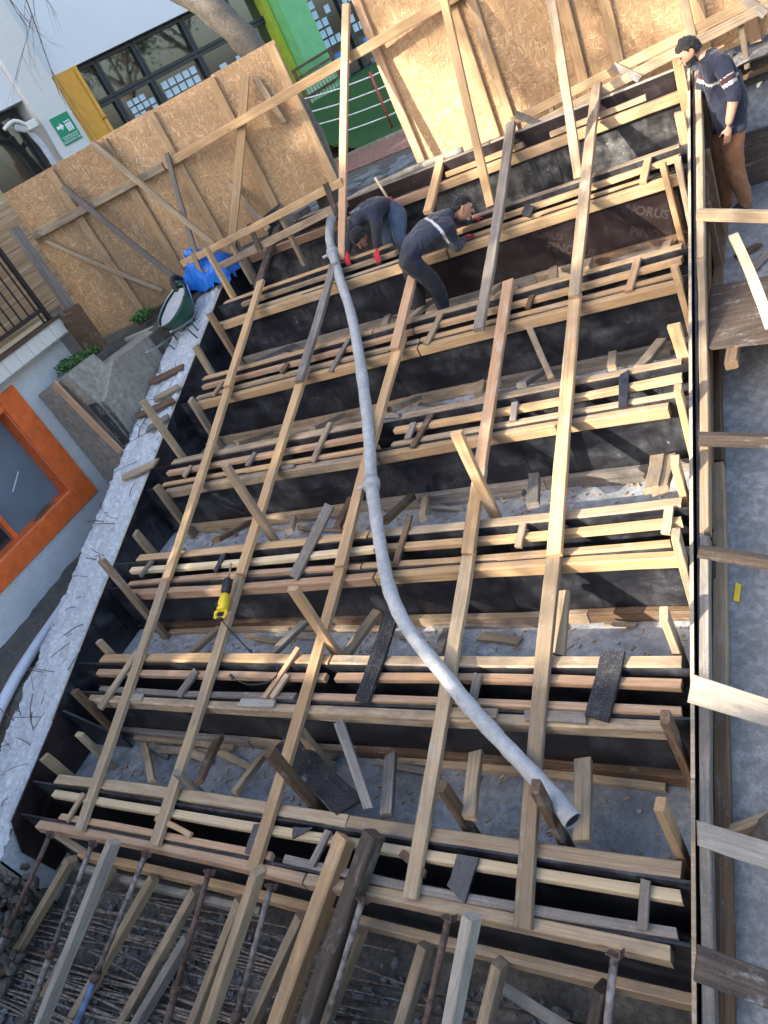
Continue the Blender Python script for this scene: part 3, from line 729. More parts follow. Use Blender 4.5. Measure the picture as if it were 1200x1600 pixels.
# ================================================================== left: white cast wall with starter bars, black side panels
kw = thing('kerb_wall', (-6.9, 4.4, zP(4.4) - .7), 'white grout covered cast concrete side wall bristling with thin starter bars', 'concrete wall')
def zslab(x, y):
    e = min(1, max(0, (-6.635 - x) / .05)) * min(1, max(0, (x + 7.25 - .06 * fbm(y * 2, 1.7)) / .06))
    return zP(y) + .018 - .05 * (1 - e) + .030 * fbm(x * 6, y * 5, 2) + .022 * fbm(x * 17, y * 15, 4) + .010 * fbm(x * 45, y * 40, 6)
me = gridmesh('wall_top', -7.32, -6.625, 1.2, 7.9, 60, 560, zslab); link('wall_top', me, M['whiteslab'], kw)
quadprism('wall_side', [(-6.64, 1.2, zP(1.2) - .9), (-6.64, 7.9, zP(7.9) - .9), (-6.64, 7.9, zP(7.9) - .045), (-6.64, 1.2, zP(1.2) - .045)], .6, M['whiteslab'], kw)
link('wall_front', boxmesh('wall_front', .66, .04, .9), M['conc'], kw, Matrix.Translation((-6.97, 1.2, zP(1.2) - .5)))
for k in range(62):
    y = 1.3 + 5.5 * rnd.random(); x = -7.2 + .5 * rnd.random(); z = zslab(x, y) - .02; a = rnd.uniform(0, 6.28); ln = rnd.uniform(.10, .34); h = rnd.uniform(.01, .2)
    if y < 2.6 and rnd.random() < .5: h += .1
    p = [Vector((x, y, z))]; d = Vector((math.cos(a), math.sin(a), 0))
    p += [p[0] + d * ln * .5 + Vector((0, 0, h * .6)), p[0] + d * ln + Vector((rnd.uniform(-.05, .05), rnd.uniform(-.05, .05), h))]
    tube('starter_bar', p, rnd.choice([.003, .004, .005]), M['rust'], kw, 5)
for k in range(7):
    y = 1.15 + .05 * k; tube('starter_bar', [(-6.75 - .02 * k, y, zP(y) - .02), (-7.0 - .02 * k, y - .12, zP(y) + .04), (-7.3, y - .3, zP(y) + .06)], .006, M['rebar'], kw, 5)
for y, xa, xb, m in ((5.86, -7.18, -6.62, 'brown'), (6.35, -7.2, -6.7, 'brown'), (5.0, -6.95, -6.5, 'old'), (5.62, -6.85, -6.6, 'grey'), (6.05, -6.95, -6.62, 'old')):
    o = timber('board_offcut', (xa, y - .1, zP(y) + .05), (xb, y + .06, zP(y) + .07), .1, .03, m, None, SLOPE_UP, cut=.8)
    tag(o, {5.86: 'broad wet brown offcut lying on the white wall below the wheelbarrow', 6.35: 'wet brown offcut on the white wall just below the wheelbarrow', 5.0: 'used tan offcut poking over the edge of the white wall', 5.62: 'short grey offcut on the edge of the white wall', 6.05: 'short tan offcut between two brown ones on the white wall'}[y], 'board')
sf = thing('side_formwork', (-6.6, 4.4, zP(4.4) - .6), 'black film faced panels along the edge of the white wall', 'formwork')
ys = [2.35, 3.55, 4.75, 5.95, 7.15, 8.3]
for a, b in zip(ys[:-1], ys[1:]):
    quadprism('panel', [(-6.60, a + .003, zP(a) - .9), (-6.60, b - .003, zP(b) - .9), (-6.60, b - .003, zP(b) + .012), (-6.60, a + .003, zP(a) + .012)], .018, M['film'], sf)
    quadprism('panel_edge', [(-6.6, a + .003, zP(a) + .0125), (-6.6, b - .003, zP(b) + .0125), (-6.619, b - .003, zP(b) + .0125), (-6.619, a + .003, zP(a) + .0125)], .003, M['ply_edge'], sf)
ep = thing('end_panel', (-6.58, 1.9, .6), 'upright black lettered panel closing the lower end of the stepped form', 'formwork')
quadprism('panel', [(-6.575, 2.44, .75), (-6.575, 2.43, 1.70), (-6.575, 1.49, 1.40), (-6.575, 1.35, 1.12), (-6.575, 1.40, .70)], .02, M['film_clean'], ep)
quadprism('panel', [(-6.56, 2.462, .75), (-6.03, 2.462, .75), (-6.03, 2.462, 1.30), (-6.56, 2.462, 1.68)], .02, M['film'], ep)
for y, z, a in ((2.1, 1.42, 18), (1.75, 1.18, 18), (2.1, 1.12, 18)):
    link('lettering', tm, M['film_text'], ep, Matrix.Translation((-6.573, y, z)) @ Matrix.Rotation(R(90), 4, 'Z') @ Matrix.Rotation(R(90), 4, 'X') @ Matrix.Rotation(R(a), 4, 'Z') @ Matrix.Scale(.8, 4))
timber('rail', (-6.2, 1.53, 1.29), (-5.72, 1.46, 1.02), .06, .08, 'old', ep)

# ================================================================== right side form with its walers and struts
rs = thing('side_formwork', (-.85, 4.4, zP(4.4) - .5), 'tall timber side form with pale plywood edge dividing steps from the concrete strip', 'formwork')
for a, b in ((.9, 2.3), (2.3, 4.0), (4.0, 5.7), (5.7, 7.4), (7.4, 8.35)):
    for x, dep, dz in ((-.853, .85, .035), (-.818, .80, .0)):
        quadprism('panel', [(x, a + .003, zP(a) - dep), (x, b - .003, zP(b) - dep), (x, b - .003, zP(b) + dz), (x, a + .003, zP(a) + dz)], .019, M['film'], rs)
    quadprism('panel_edge', [(-.8525, a + .003, zP(a) + .039), (-.8525, b - .003, zP(b) + .039), (-.8735, b - .003, zP(b) + .039), (-.8735, a + .003, zP(a) + .039)], .006, M['ply_edge'], rs)
for a, b, m in ((.5, 3.72, 'grey'), (3.74, 6.0, 'old'), (6.02, 8.3, 'old')):
    timber('waler', (-.789, a, zP(a) - .03), (-.789, b, zP(b) - .03), .056, .09, m, rs, SLOPE_UP)
for a, b, m in ((.8, 2.9, 'brown'), (2.92, 4.55, 'old'), (4.57, 6.2, 'brown'), (6.22, 8.35, 'brown')):
    timber('lower_waler', (-.765, a, zR(a) + .06), (-.765, b, zR(b) + .06), .085, .09, m, rs, cut=.1)
for a, b, m in ((.6, 3.9, 'dark'), (3.92, 7.4, 'brown')):
    timber('middle_waler', (-.79, a, zP(a) - .2), (-.79, b, zP(b) - .34), .03, .09, m, rs)
for A, B, m, w in STRUTS:
    A = Vector(A); A.z = max(A.z, zR(A.y) + .06); d = Vector(B) - A; B2 = Vector(A) + d * 2.6; B2.z = max(B2.z, zR(B2.y) + .05)
    timber('strut', A, B2, .05 if w < .12 else .03, w, m, rs) if w < .12 else timber('strut', A, B2, w, .035, m, rs, roll=.5)
for y in (6.7, 7.35, 8.0):
    timber('post', (-.755, y, zR(y)), (-.755, y, zP(y) - .08), .06, .07, 'brown', rs, (1, 0, 0))

# plywood walkway, loose pieces on the right
o = quadprism('plywood_sheet', [(-.76, 5.15, 2.66), (1.3, 4.75, 2.66), (1.3, 5.75, 2.70), (-.76, 6.05, 2.70)], .022, W['dark']); tag(o, 'mottled brown plywood sheet lying as a walkway beside the side form', 'plywood')
for i, x in enumerate((-.6, .5)):
    o = timber('bearer', (x, 4.95, 2.60), (x + .05, 6.0, 2.62), .08, .07, 'brown'); tag(o, 'brown bearer under the plywood walkway', 'timber', 'bearers under the plywood walkway')
o = timber('loose_stick', (-.56, 6.25, 2.98), (-.34, 5.15, 2.72), .07, .03, 'new'); tag(o, 'bright yellow split stick lying over the plywood walkway', 'timber')
for k, (x, y, a, ln, m, lab) in enumerate(((-.62, 6.75, .5, .22, 'brown', 'short brown offcut on the concrete below the standing man'), (-.52, 6.45, .9, .28, 'grey', 'flat grey offcut on the concrete below the standing man'), (-.40, 6.3, .2, .2, 'old', 'small tan offcut on the concrete by the walkway'), (-.42, 3.95, -1.0, .35, 'brown', 'rusty brown stick on the concrete strip beside the side form'))):
    o = timber('board_offcut', (x, y, zR(y) + .03), (x + ln * math.cos(a), y + ln * math.sin(a), zR(y + ln * math.sin(a)) + .035), .06, .025, m); tag(o, lab, 'board')
o = quadprism('yellow_tag', [(-.69, 3.55, zR(3.55) + .02), (-.658, 3.54, zR(3.54) + .02), (-.64, 3.65, zR(3.65) + .03), (-.672, 3.67, zR(3.67) + .03)], .006, M['yellow']); tag(o, 'small yellow plastic tag on the concrete strip', 'tag')
o = timber('toe_board', (-.82, 8.43, 2.80), (3.0, 8.43, 2.80), .035, .52, 'dark'); tag(o, 'wide dark board behind the legs of the standing man', 'board')
for z, y, m, lab in ((3.66, 8.62, 'old', 'tan plank on the concrete bank behind the standing man'), (3.54, 8.58, 'brown', 'brown plank on the concrete bank behind the standing man')):
    o = timber('plank', (-1.0, y, z - .02), (2.0, y - .1, z + .06), .12, .04, m); tag(o, lab, 'plank')
o = timber('post_stub', (-.50, 1.35, 1.05), (-.48, 1.36, 1.55), .09, .04, 'dark', None, (1, 0, 0)); tag(o, 'short dark post under the brown strut on the concrete strip', 'post')
link('lump', tubemesh('lump', [(-.55, 2.15, 1.30), (-.53, 2.2, 1.42), (-.5, 2.24, 1.52)], [.09, .08, .03], 7, True, .3), M['dirt']); tag(bpy.data.objects['lump'], 'broken earth coloured block on the concrete strip under the white struts', 'block')

# ================================================================== raking shores and steel props at the front
RW = {'old': 'used tan', 'white': 'rough pale', 'grey': 'grey weathered', 'pine': 'thick yellow', 'dark': 'thick dark'}
nr = 0
NUM = ['first', 'second', 'third', 'fourth', 'fifth', 'sixth', 'seventh', 'eighth', 'ninth', 'tenth', 'eleventh', 'twelfth', 'thirteenth', 'fourteenth', 'fifteenth', 'sixteenth', 'seventeenth']
for (A, B, m, w) in RAKERS:
    A = Vector(A); B = Vector(B); nr += 1
    if A.z < 0: A = Vector((-4.55, 1.17, .80)); B = Vector((-5.35, .10, .20))
    elif w == .12: pass
    elif A.z > 1.5: A.y = 1.41
    else: A.y = 1.40; 
    B.z = .12
    o = timber('raking_shore', A, B, w, .07 if w < .12 else .11, m, None, (1, 0, .2), 0.0, 1.0 if m != 'white' else 3.0, .4)
    tag(o, '%s raking timber, %s shore along from the black end panel' % (RW[m], NUM[nr - 1]), 'timber shore', 'raking shores against the lowest form')
    if m not in ('white',) and A.z < 1.5: pass
def steel_prop(A, B, k):
    A = Vector(A); B = Vector(B); A.y = 1.455; d = (B - A); n = d.normalized(); A = A + n * .03
    t = thing('steel_prop', B, ('scuffed' if k != 2 else 'blue painted') + ' telescopic steel prop, %s prop along from the black end panel' % NUM[k], 'steel prop', 'steel props against the lowest form')
    ln = d.length; c = A + n * ln * (.46 + .06 * ((k * 7) % 5) / 5)
    tube('inner_tube', [A, c + n * .1], .021, M['props'] if k % 3 else M['rust'], t, 10)
    tube('outer_tube', [c, B], .028, M['propblue'] if k == 2 else (M['rust'] if k in (3, 6) else M['props']), t, 10)
    tube('collar', [c - n * .035, c + n * .04], .037, M['rust'], t, 10)
    s = n.orthogonal().normalized()
    tube('pin', [c - s * .06 - n * .05, c + s * .06 - n * .05], .006, M['rust'], t, 6)
    mw, _ = axes(A - n * .02, A + n * .01); link('head_plate', boxmesh('head_plate', .008, .075, .06), M['rust'], t, mw)
    link('fork', boxmesh('fork', .045, .006, .055), M['rust'], t, mw @ Matrix.Translation((-.02, .036, 0)))
    mw, _ = axes(B - n * .012, B); link('base_plate', boxmesh('base_plate', .012, .13, .13), M['rust'], t, mw)
for k, (A, B) in enumerate(PROPS): steel_prop(A, (B[0], B[1], .15), k)
# reinforcing bars dumped in the pit
for k in range(90):
    y = -.35 + 1.35 * rnd.random(); x0 = rnd.uniform(-9, -6.2); x1 = rnd.uniform(-3.6, -1.0); s = rnd.uniform(-.05, .12)
    P = []
    for q in (0, .2, .4, .6, .8, 1):
        yy = y - .2 + s * 4 * q + .03 * math.sin(q * 7 + k); P.append((x0 + (x1 - x0) * q, yy, zG(yy) + .05 + .010 * (k % 7) + .012 * math.sin(q * 9 + k * 2)))
    o = tube('rebar_rod', smooth_path(P, 2), rnd.choice([.006, .007, .008, .010]), M['rebarpit'] if k % 4 else M['rust'], None, 6)
    tag(o, 'rusty reinforcing bar lying in the bundle on the pit floor', 'rebar', 'reinforcing bars on the pit floor')
for k in range(16):
    y = .9 + .5 * rnd.random(); x0 = rnd.uniform(-8, -5); o = tube('rebar_rod', smooth_path([(x0, y, zG(y) + .08), (x0 + 1.2, y + .05, zG(y) + .12), (x0 + 2.6, y + rnd.uniform(-.1, .2), zG(y) + .09)], 3), .008, M['rebarpit'], None, 6)
    tag(o, 'bent loose bar lying on the gravel below the lower waler', 'rebar', 'loose bars below the lower waler')
for k in range(5):
    y = .9 + .1 * k; o = tube('rebar_rod', smooth_path([(-3.4, y - .1, zG(y) + .1), (-2.2, y, zG(y) + .12), (-.9, y + .12 * (k - 2) * .3, zG(y) + .1)], 3), .009, M['rebar']); tag(o, 'rusty bar lying loose on gravel near the side form', 'rebar', 'loose bars near the side form')
for k in range(9):
    x = rnd.uniform(-2.2, -1.0); y = rnd.uniform(.9, 1.35); a = rnd.uniform(-.8, .3); ln = rnd.uniform(.2, .5)
    o = timber('loose_stick', (x, y, zG(y) + .07), (x + ln * math.cos(a), y + ln * math.sin(a), zG(y) + .09), .02, .012, rnd.choice(['white', 'old', 'brown']), cut=1); tag(o, 'splintered stick lying on gravel near the side form', 'stick', 'sticks on the gravel')
o = timber('loose_stick', (-2.1, 1.36, .86), (-1.55, 1.25, .62), .07, .03, 'white', cut=1.5); tag(o, 'split pale board leaning under the lower waler near the side form', 'board')

# ================================================================== concrete hose
ho = thing('concrete_hose', (-3.3, 4.3, 2.5), 'long grey cement caked hose snaking down over the battens', 'hose')
hp = smooth_path(HOSE, 6); n = len(hp)
tube('hose_body', hp, [.053 + .0025 * math.sin(i * 1.7) + .002 * math.sin(i * .37) for i in range(n)], M['hose'], ho, 18, True, .03)
def ring(c, d, r0, r1, ln, m, nm, par):
    c = Vector(c); d = Vector(d).normalized()
    return tube(nm, [c - d * ln, c - d * ln * .6, c - d * ln * .58, c + d * ln * .58, c + d * ln * .6, c + d * ln], [r0, r0, r1, r1, r0, r0], m, par, 16)
for i, j in ((9, 'coupling'), (3, 'coupling')):
    a = Vector(HOSE[i - 1]); b = Vector(HOSE[i + 1]); cpl = ring(HOSE[i], b - a, .060, .072, .07, M['hose'], j, ho)
    s = (b - a).cross(Vector((0, 0, 1))).normalized(); tube('lever', [Vector(HOSE[i]) + s * .05, Vector(HOSE[i]) + s * .13], .018, M['hose'], cpl, 8)
e = Vector(HOSE[-1]); d = (e - Vector(HOSE[-2])).normalized(); tube('hose_lip', [e - d * .03, e + d * .012], [.057, .058], M['hose'], ho, 16, False)
tube('hose_mouth', [e - d * .02, e + d * .002], .047, M['rubber'], ho, 14)

# ================================================================== reciprocating saw on the second batten
SA = Vector((-4.70, 3.62, zP(3.62) + .16)); SB = Vector((-4.66, 3.18, zP(3.18) + .13))
sw = thing('reciprocating_saw', SB, 'yellow and black power saw lying on the second batten line', 'saw')
mw, ln = axes(SA, SB, SLOPE_UP); mw = mw @ Matrix.Diagonal((.74, 1.15, 1.1, 1))
V = []; F = []
prof = [(-.02, .026, .024), (.04, .034, .032), (.10, .040, .038), (.17, .040, .038), (.20, .034, .034)]
def lathebox(name, prof, m, par, mw, seg=10):
    V = []; F = []
    for x, a, b in prof:
        for k in range(seg):
            an = 2 * math.pi * k / seg; ca, sa = math.cos(an), math.sin(an)
            V.append((x, a * math.copysign(abs(ca) ** .6, ca), b * math.copysign(abs(sa) ** .6, sa)))
    n = len(prof)
    for i in range(n - 1):
        for k in range(seg):
            k2 = (k + 1) % seg; F.append((i * seg + k, i * seg + k2, (i + 1) * seg + k2, (i + 1) * seg + k))
    F.append(tuple(range(seg - 1, -1, -1))); F.append(tuple((n - 1) * seg + k for k in range(seg)))
    return link(name, pymesh(name, V, F, True), m, par, mw)
lathebox('motor_body', prof, M['yellow'], sw, mw)
lathebox('front_grip', [(-.22, .016, .016), (-.19, .030, .030), (-.10, .034, .034), (-.03, .032, .032), (-.018, .026, .026)], M['rubber'], sw, mw)
link('blade', boxmesh('blade', .20, .0015, .018), M['steel'], sw, mw @ Matrix.Translation((-.31, 0, 0)))
hd = [(.19, 0, .035), (.24, 0, .05), (.285, 0, .035), (.29, 0, -.02), (.27, 0, -.06), (.21, 0, -.06), (.185, 0, -.03)]
tube('handle', [mw @ Vector((a, c, b)) for a, b, c in hd] + [mw @ Vector((.19, .035, 0))], .016, M['yellow'], sw, 8)
tube('handle_pad', [mw @ Vector((.292, .03, 0)), mw @ Vector((.294, -.03, 0))], .018, M['rubber'], sw, 8)
link('trigger_guard', boxmesh('trigger_guard', .05, .02, .05, .008), M['rubber'], sw, mw @ Matrix.Translation((.145, -.03, .028)))
cab = smooth_path([mw @ Vector((.30, 0, 0)), (-4.45, 3.10, 1.72), (-4.20, 3.06, 1.62), (-3.98, 3.0, 1.60), (-4.02, 2.93, 1.84), (-3.95, 2.8, 1.86), (-4.02, 2.72, 1.86), (-4.2, 2.70, 1.86), (-4.38, 2.75, 1.87)], 5)
tube('cable', cab, .0055, M['rubber'], sw, 6)
tube('plug', [(-4.38, 2.75, 1.87), (-4.43, 2.78, 1.87)], .014, M['rubber'], sw, 8)

# ================================================================== wheelbarrow, tarpaulin
wb = thing('wheelbarrow', (-6.95, 7.25, zP(7.2)), 'green wheelbarrow caked with pale grout, standing on the white wall', 'wheelbarrow')
def rimpt(a, r, z, off=0): return Vector((-6.98 + .27 * r * math.cos(a), 7.22 + .42 * r * math.sin(a) * (1 if math.sin(a) > 0 else .85), z + off))
ZB = zP(7.2) + .36
V = []; F = []; S = 28
for j, (r, z) in enumerate(((1.0, ZB), (1.03, ZB + .008), (.94, ZB - .05), (.72, ZB - .22), (.6, ZB - .25))):
    for k in range(S):
        a = 2 * math.pi * k / S; p = rimpt(a, r, z + .10 * math.sin(a) * (1 if j < 3 else .2) * .4); V.append(p)
for j in range(4):
    for k in range(S): F.append((j * S + k, j * S + (k + 1) % S, (j + 1) * S + (k + 1) % S, (j + 1) * S + k))
F.append(tuple(4 * S + k for k in range(S)))
me = pymesh('tray', V, F, True); o = link('tray', me, M['barrow'], wb)
md = o.modifiers.new('t', 'SOLIDIFY'); md.thickness = .006
V = [rimpt(0, 0, ZB - .10)]; F = []
for j in range(1, 9):
    for k in range(S):
        a = 2 * math.pi * k / S; r = j / 8 * .93; V.append(rimpt(a, r, ZB - .035 + .012 * (j / 8) ** 3 + .012 * fbm(k * .6, j * .7, 3) + .04 * math.sin(a) * r))
for k in range(S): F.append((0, 1 + k, 1 + (k + 1) % S))
for j in range(7):
    for k in range(S): F.append((1 + j * S + k, 1 + (j + 1) * S + k, 1 + (j + 1) * S + (k + 1) % S, 1 + j * S + (k + 1) % S))
link('grout_load', pymesh('grout_load', V, F, True), M['grout'], wb)
tube('rim', [rimpt(2 * math.pi * k / S, 1.02, ZB + .006 + .04 * math.sin(2 * math.pi * k / S)) for k in range(S + 1)], .010, M['steel'], wb, 6)
for s in (-1, 1):
    tube('handle', smooth_path([(-6.98 + s * .12, 7.72, zP(7.72) + .16), (-6.98 + s * .16, 7.25, ZB - .27), (-6.98 + s * .24, 6.75, ZB - .16), (-6.98 + s * .27, 6.42, ZB - .02)], 4), .014, M['steel'], wb, 8)
    tube('leg', [(-6.98 + s * .18, 7.0, ZB - .24), (-6.98 + s * .20, 6.92, zP(6.92) + .01), (-6.98 + s * .20, 6.78, zP(6.8) + .03), (-6.98 + s * .21, 6.80, ZB - .17)], .012, M['barrow'], wb, 8)
wc = Vector((-6.98, 7.74, zP(7.74) + .17))
tyr = tube('tyre', [wc + Vector((0, math.cos(a) * .135, math.sin(a) * .135)) for a in [2 * math.pi * k / 20 for k in range(21)]], .038, M['rubber'], wb, 8)
tube('hub', [wc - Vector((.05, 0, 0)), wc + Vector((.05, 0, 0))], .06, M['barrow'], wb, 12)
V = []; F = []; nx, ny = 26, 20
for j in range(ny + 1):
    for i in range(nx + 1):
        u, v = i / nx, j / ny; x = -7.25 + .82 * u; y = 7.62 + .55 * v
        h = .42 * abs(math.sin(math.pi * min(1, max(0, u * 1.02)))) ** .6 * (.7 + .5 * abs(math.sin(u * 5))) * math.sin(math.pi * v) ** .5
        V.append((x + .05 * fbm(u * 5, v * 5, 1), y + .05 * fbm(u * 5, v * 5, 9), 3.62 + h + .07 * fbm(u * 6, v * 6, 4) + .035 * abs(fbm(u * 15, v * 13, 2))))
for j in range(ny):
    for i in range(nx): a = j * (nx + 1) + i; F.append((a, a + 1, a + nx + 2, a + nx + 1))
o = link('tarpaulin', pymesh('tarpaulin', V, F, False), M['tarp']); tag(o, 'crumpled blue tarpaulin heaped at the foot of the board fence', 'tarpaulin')
md = o.modifiers.new('t', 'SOLIDIFY'); md.thickness = .004

wb.rotation_euler = (R(12), R(-14), R(10)); wb.scale = (.92, .92, .92)
# ================================================================== board fences
FA = Vector((-7.68, 6.27, 0)); FE = Vector((.39419, .91903, 0)); FN = Vector((-.91903, .39419, 0))      # line of the building front
def fp(s, z, D=0.0): p = FA + FE * s + FN * D; return Vector((p.x, p.y, z))
GA = Vector((-9.2, 7.48, 0)); GE = Vector((.948, .31827, 0)); GN = Vector((-.31827, .948, 0))                 # line of the board fence
def gp(s, z, D=0.0): p = GA + GE * s + GN * D; return Vector((p.x, p.y, z))
lf = thing('board_fence', gp(2.2, 3.7), 'strand board fence with one long rail standing beyond the wheelbarrow', 'fence')
ss = [0.0, 1.05, 1.90, 2.62, 3.50, 4.38]
for k, (a, b) in enumerate(zip(ss[:-1], ss[1:])):
    top = 5.67 + rnd.uniform(-.012, .012); bot = 3.36 + .145 * (a + b) / 2
    c = gp((a + b) / 2, (top + bot) / 2)
    mw = Matrix(((GE.x, GN.x, 0, c.x), (GE.y, GN.y, 0, c.y), (0, 0, 1, c.z), (0, 0, 0, 1)))
    link('osb_sheet', boxmesh('osb_sheet', b - a - .006, .014, top - bot), M['osb'], lf, mw)
for s, m in ((.06, 'pine'), (1.04, 'pine'), (1.89, 'pine'), (2.62, 'pine'), (3.50, 'pine'), (4.32, 'pine')):
    timber('stud', gp(s + rnd.uniform(-.03, .03), 3.42 + .145 * s, -.034), gp(s, 5.63, -.034), .11, .05, m, lf, GN)
timber('rail', gp(-1.2, 5.07, -.085), gp(2.45, 5.08, -.085), .045, .10, 'old', lf)
timber('rail', gp(2.47, 5.08, -.085), (-2.75, 8.735, 5.22), .045, .10, 'pine', lf)
for (s0, z0, d0), (s1, z1, d1), w, m in (((1.79, 5.67, -.12), (2.65, 4.05, -.45), .075, 'old'), ((1.12, 5.41, -.12), (2.0, 3.76, -.45), .07, 'grey'), ((2.59, 5.19, -.14), (2.35, 3.95, -.45), .06, 'grey'), ((3.92, 5.50, -.14), (2.8, 3.88, -.45), .10, 'pine'), ((4.0, 5.42, -.06), (4.08, 4.88, -.06), .08, 'old'), ((.42, 4.95, -.05), (1.5, 3.75, -.08), .05, 'old'), ((3.1, 4.55, -.07), (3.35, 3.9, -.3), .08, 'old')):
    timber('brace', gp(s0, z0, d0), gp(s1, z1, d1), w, .045, m, lf, GN)
rf = thing('board_fence', (-1.5, 8.82, 3.7), 'sunlit strand board fence standing above the topmost form', 'fence')
xs = [-3.95, -2.73, -1.51, -.29, .93, 2.15]
for a, b in zip(xs[:-1], xs[1:]):
    box('osb_sheet', (a + .004, 8.82, 3.76), (b - .004, 8.834, 6.2 + rnd.uniform(-.01, .01)), M['osb'], rf)
for x, m in ((-3.88, 'red'), (-2.95, 'pine'), (-2.72, 'pine'), (-1.9, 'pine'), (-1.5, 'pine'), (-.75, 'pine'), (-.3, 'red'), (.6, 'pine')):
    timber('stud', (x + rnd.uniform(-.02, .02), 8.793, 3.74), (x, 8.793, 6.18), .10, .05, m, rf, (0, 1, 0))
timber('rail', (-2.6, 8.745, 5.62), (2.0, 8.745, 5.66), .045, .09, 'old', rf)
for A, B, m, w, lab in (((-4.6, 7.40, 3.47), (-3.985, 8.72, 5.62), 'red', .09, 'reddish leaning plank rising beside the bent worker to the fence rail'),
                        ((-2.77, 7.47, 3.47), (-2.93, 8.73, 5.6), 'pine', .085, 'yellow leaning plank from the sixth riser row to the sunlit fence, nearer the workers'),
                        ((-1.86, 7.43, 3.46), (-1.92, 8.73, 5.3), 'old', .085, 'tan leaning plank from the sixth riser row to the sunlit fence, nearer the standing man'),
                        ((-.80, 8.45, 3.98), (-.86, 8.75, 4.9), 'old', .08, 'short tan plank propping the sunlit fence behind the standing man')):
    o = timber('leaning_plank', A, B, w, .045, m, None, (0, -1, .3), cut=.1); tag(o, lab, 'plank')
def double_rail(a, b, c, d, cl, lab, w='pine'):
    t = thing('double_rail', (Vector(a) + Vector(d)) / 2, lab, 'rails')
    timber('rail', a, b, .05, .085, w, t); timber('rail', c, d, .05, .085, 'old', t)
    for f, m in cl:
        p = Vector(a).lerp(Vector(b), f); q = Vector(c).lerp(Vector(d), f); up = (p - q).normalized()
        timber('cleat', q - up * .06 + Vector((.05, -.034, 0)), p + up * .07 + Vector((-.02, -.034, 0)), .07, .018, m, t, (0, 1, 0))
    return t
t = double_rail((-7.05, 7.75, 4.0), (-4.40, 7.80, 4.17), (-7.12, 7.72, 3.76), (-4.45, 7.77, 3.95), ((.1, 'old'), (.48, 'dark'), (.93, 'dark')), 'pair of parallel rails held by dark cleats above the wheelbarrow')
timber('post', (-6.2, 7.78, 3.45), (-6.22, 7.80, 4.05), .06, .05, 'old', t, (1, 0, 0)); timber('post', (-5.35, 7.78, 3.45), (-5.36, 7.80, 4.1), .06, .05, 'old', t, (1, 0, 0)); timber('post', (-6.95, 7.78, 3.35), (-6.95, 7.78, 4.02), .07, .05, 'old', t, (1, 0, 0))
quadprism('film_offcut', [(-5.15, 7.735, 3.98), (-4.9, 7.735, 4.01), (-4.9, 7.735, 4.08), (-5.15, 7.735, 4.05)], .015, M['film'], t)
t = double_rail((-2.62, 8.50, 3.95), (.6, 8.50, 4.19), (-2.50, 8.46, 3.83), (.6, 8.46, 4.13), ((.04, 'grey'), (.36, 'grey'), (.72, 'grey')), 'pair of parallel sunlit rails with grey cleats in front of the fence')
timber('post', (-2.2, 8.52, 3.7), (-2.2, 8.52, 3.98), .06, .05, 'old', t, (1, 0, 0)); timber('post', (-.4, 8.52, 3.6), (-.4, 8.52, 4.1), .06, .05, 'old', t, (1, 0, 0))
o = tube('drain_pipe', smooth_path([(-5.1, 8.55, 3.79), (-4.5, 8.62, 3.83), (-3.9, 8.60, 3.86), (-3.3, 8.66, 3.84)], 4), .04, M['conc'], None, 12); tag(o, 'grey pipe lying on the rubble at the foot of the fence opening', 'pipe')
for k in range(7):
    x = -5.3 + .33 * k; y = 8.75 + .17 * ((k * 3) % 5) / 2
    o = timber('board_offcut', (x, y, 3.76 + .02 * k % .05), (x + rnd.uniform(.4, .8), y + rnd.uniform(-.2, .3), 3.80), rnd.uniform(.06, .14), .025, ['grey', 'brown', 'old', 'red', 'grey', 'dark', 'old'][k], cut=.8)
    tag(o, 'scrap board lying on the rubble behind the fence opening', 'board', 'scrap boards on the rubble')
black = quadprism('film_offcut', [(-6.05, 8.35, 3.72), (-5.55, 8.45, 3.72), (-5.75, 8.5, 4.1), (-6.0, 8.4, 4.05)], .018, M['film']); tag(black, 'torn black panel offcut standing behind the paired rails by the tarpaulin', 'panel')

# ================================================================== white building behind the left fence
DF = 3.5
bl = thing('white_building', fp(4.5, 3.7, DF), 'white rendered building with dark gridded windows behind the board fence', 'building')
FM = lambda s, z, D: Matrix(((FE.x, FN.x, 0, fp(s, z, D).x), (FE.y, FN.y, 0, fp(s, z, D).y), (0, 0, 1, z), (0, 0, 0, 1)))
def fbox(name, s0, s1, z0, z1, D0, D1, m, par, bev=0.0):
    return link(name, boxmesh(name, s1 - s0, D1 - D0, z1 - z0, bev), m, par, FM((s0 + s1) / 2, (z0 + z1) / 2, (D0 + D1) / 2))
fbox('upper_wall', 2.86, 20, 6.72, 11.5, DF - .12, DF + 6, M['wallwhite'], bl)
fbox('column_wall', 2.27, 2.80, 3.6, 11.5, DF - .30, DF + 5.8, M['wallbeige'], bl)
fbox('left_wall', -6, 2.265, 6.62, 11.5, DF - .16, DF + 5.5, M['wallwhite'], bl)
fbox('core_wall', -6, 20, 3.6, 11.4, DF + .6, DF + 5.0, M['wallbeige'], bl)
fbox('sill_wall', 3.36, 20, 3.6, 4.3, DF - .02, DF + .5, M['wallwhite'], bl)
fbox('pillar', 2.802, 3.22, 3.6, 6.71, DF - .20, DF + .5, M['ochre'], bl)
tube('downpipe', [fp(3.28, 3.7, DF - .12), fp(3.28, 6.72, DF - .12)], .055, M['ochre'], bl, 12)
ring(fp(3.28, 5.95, DF - .12), (0, 0, 1), .058, .066, .03, M['ochre'], 'pipe_bracket', bl)
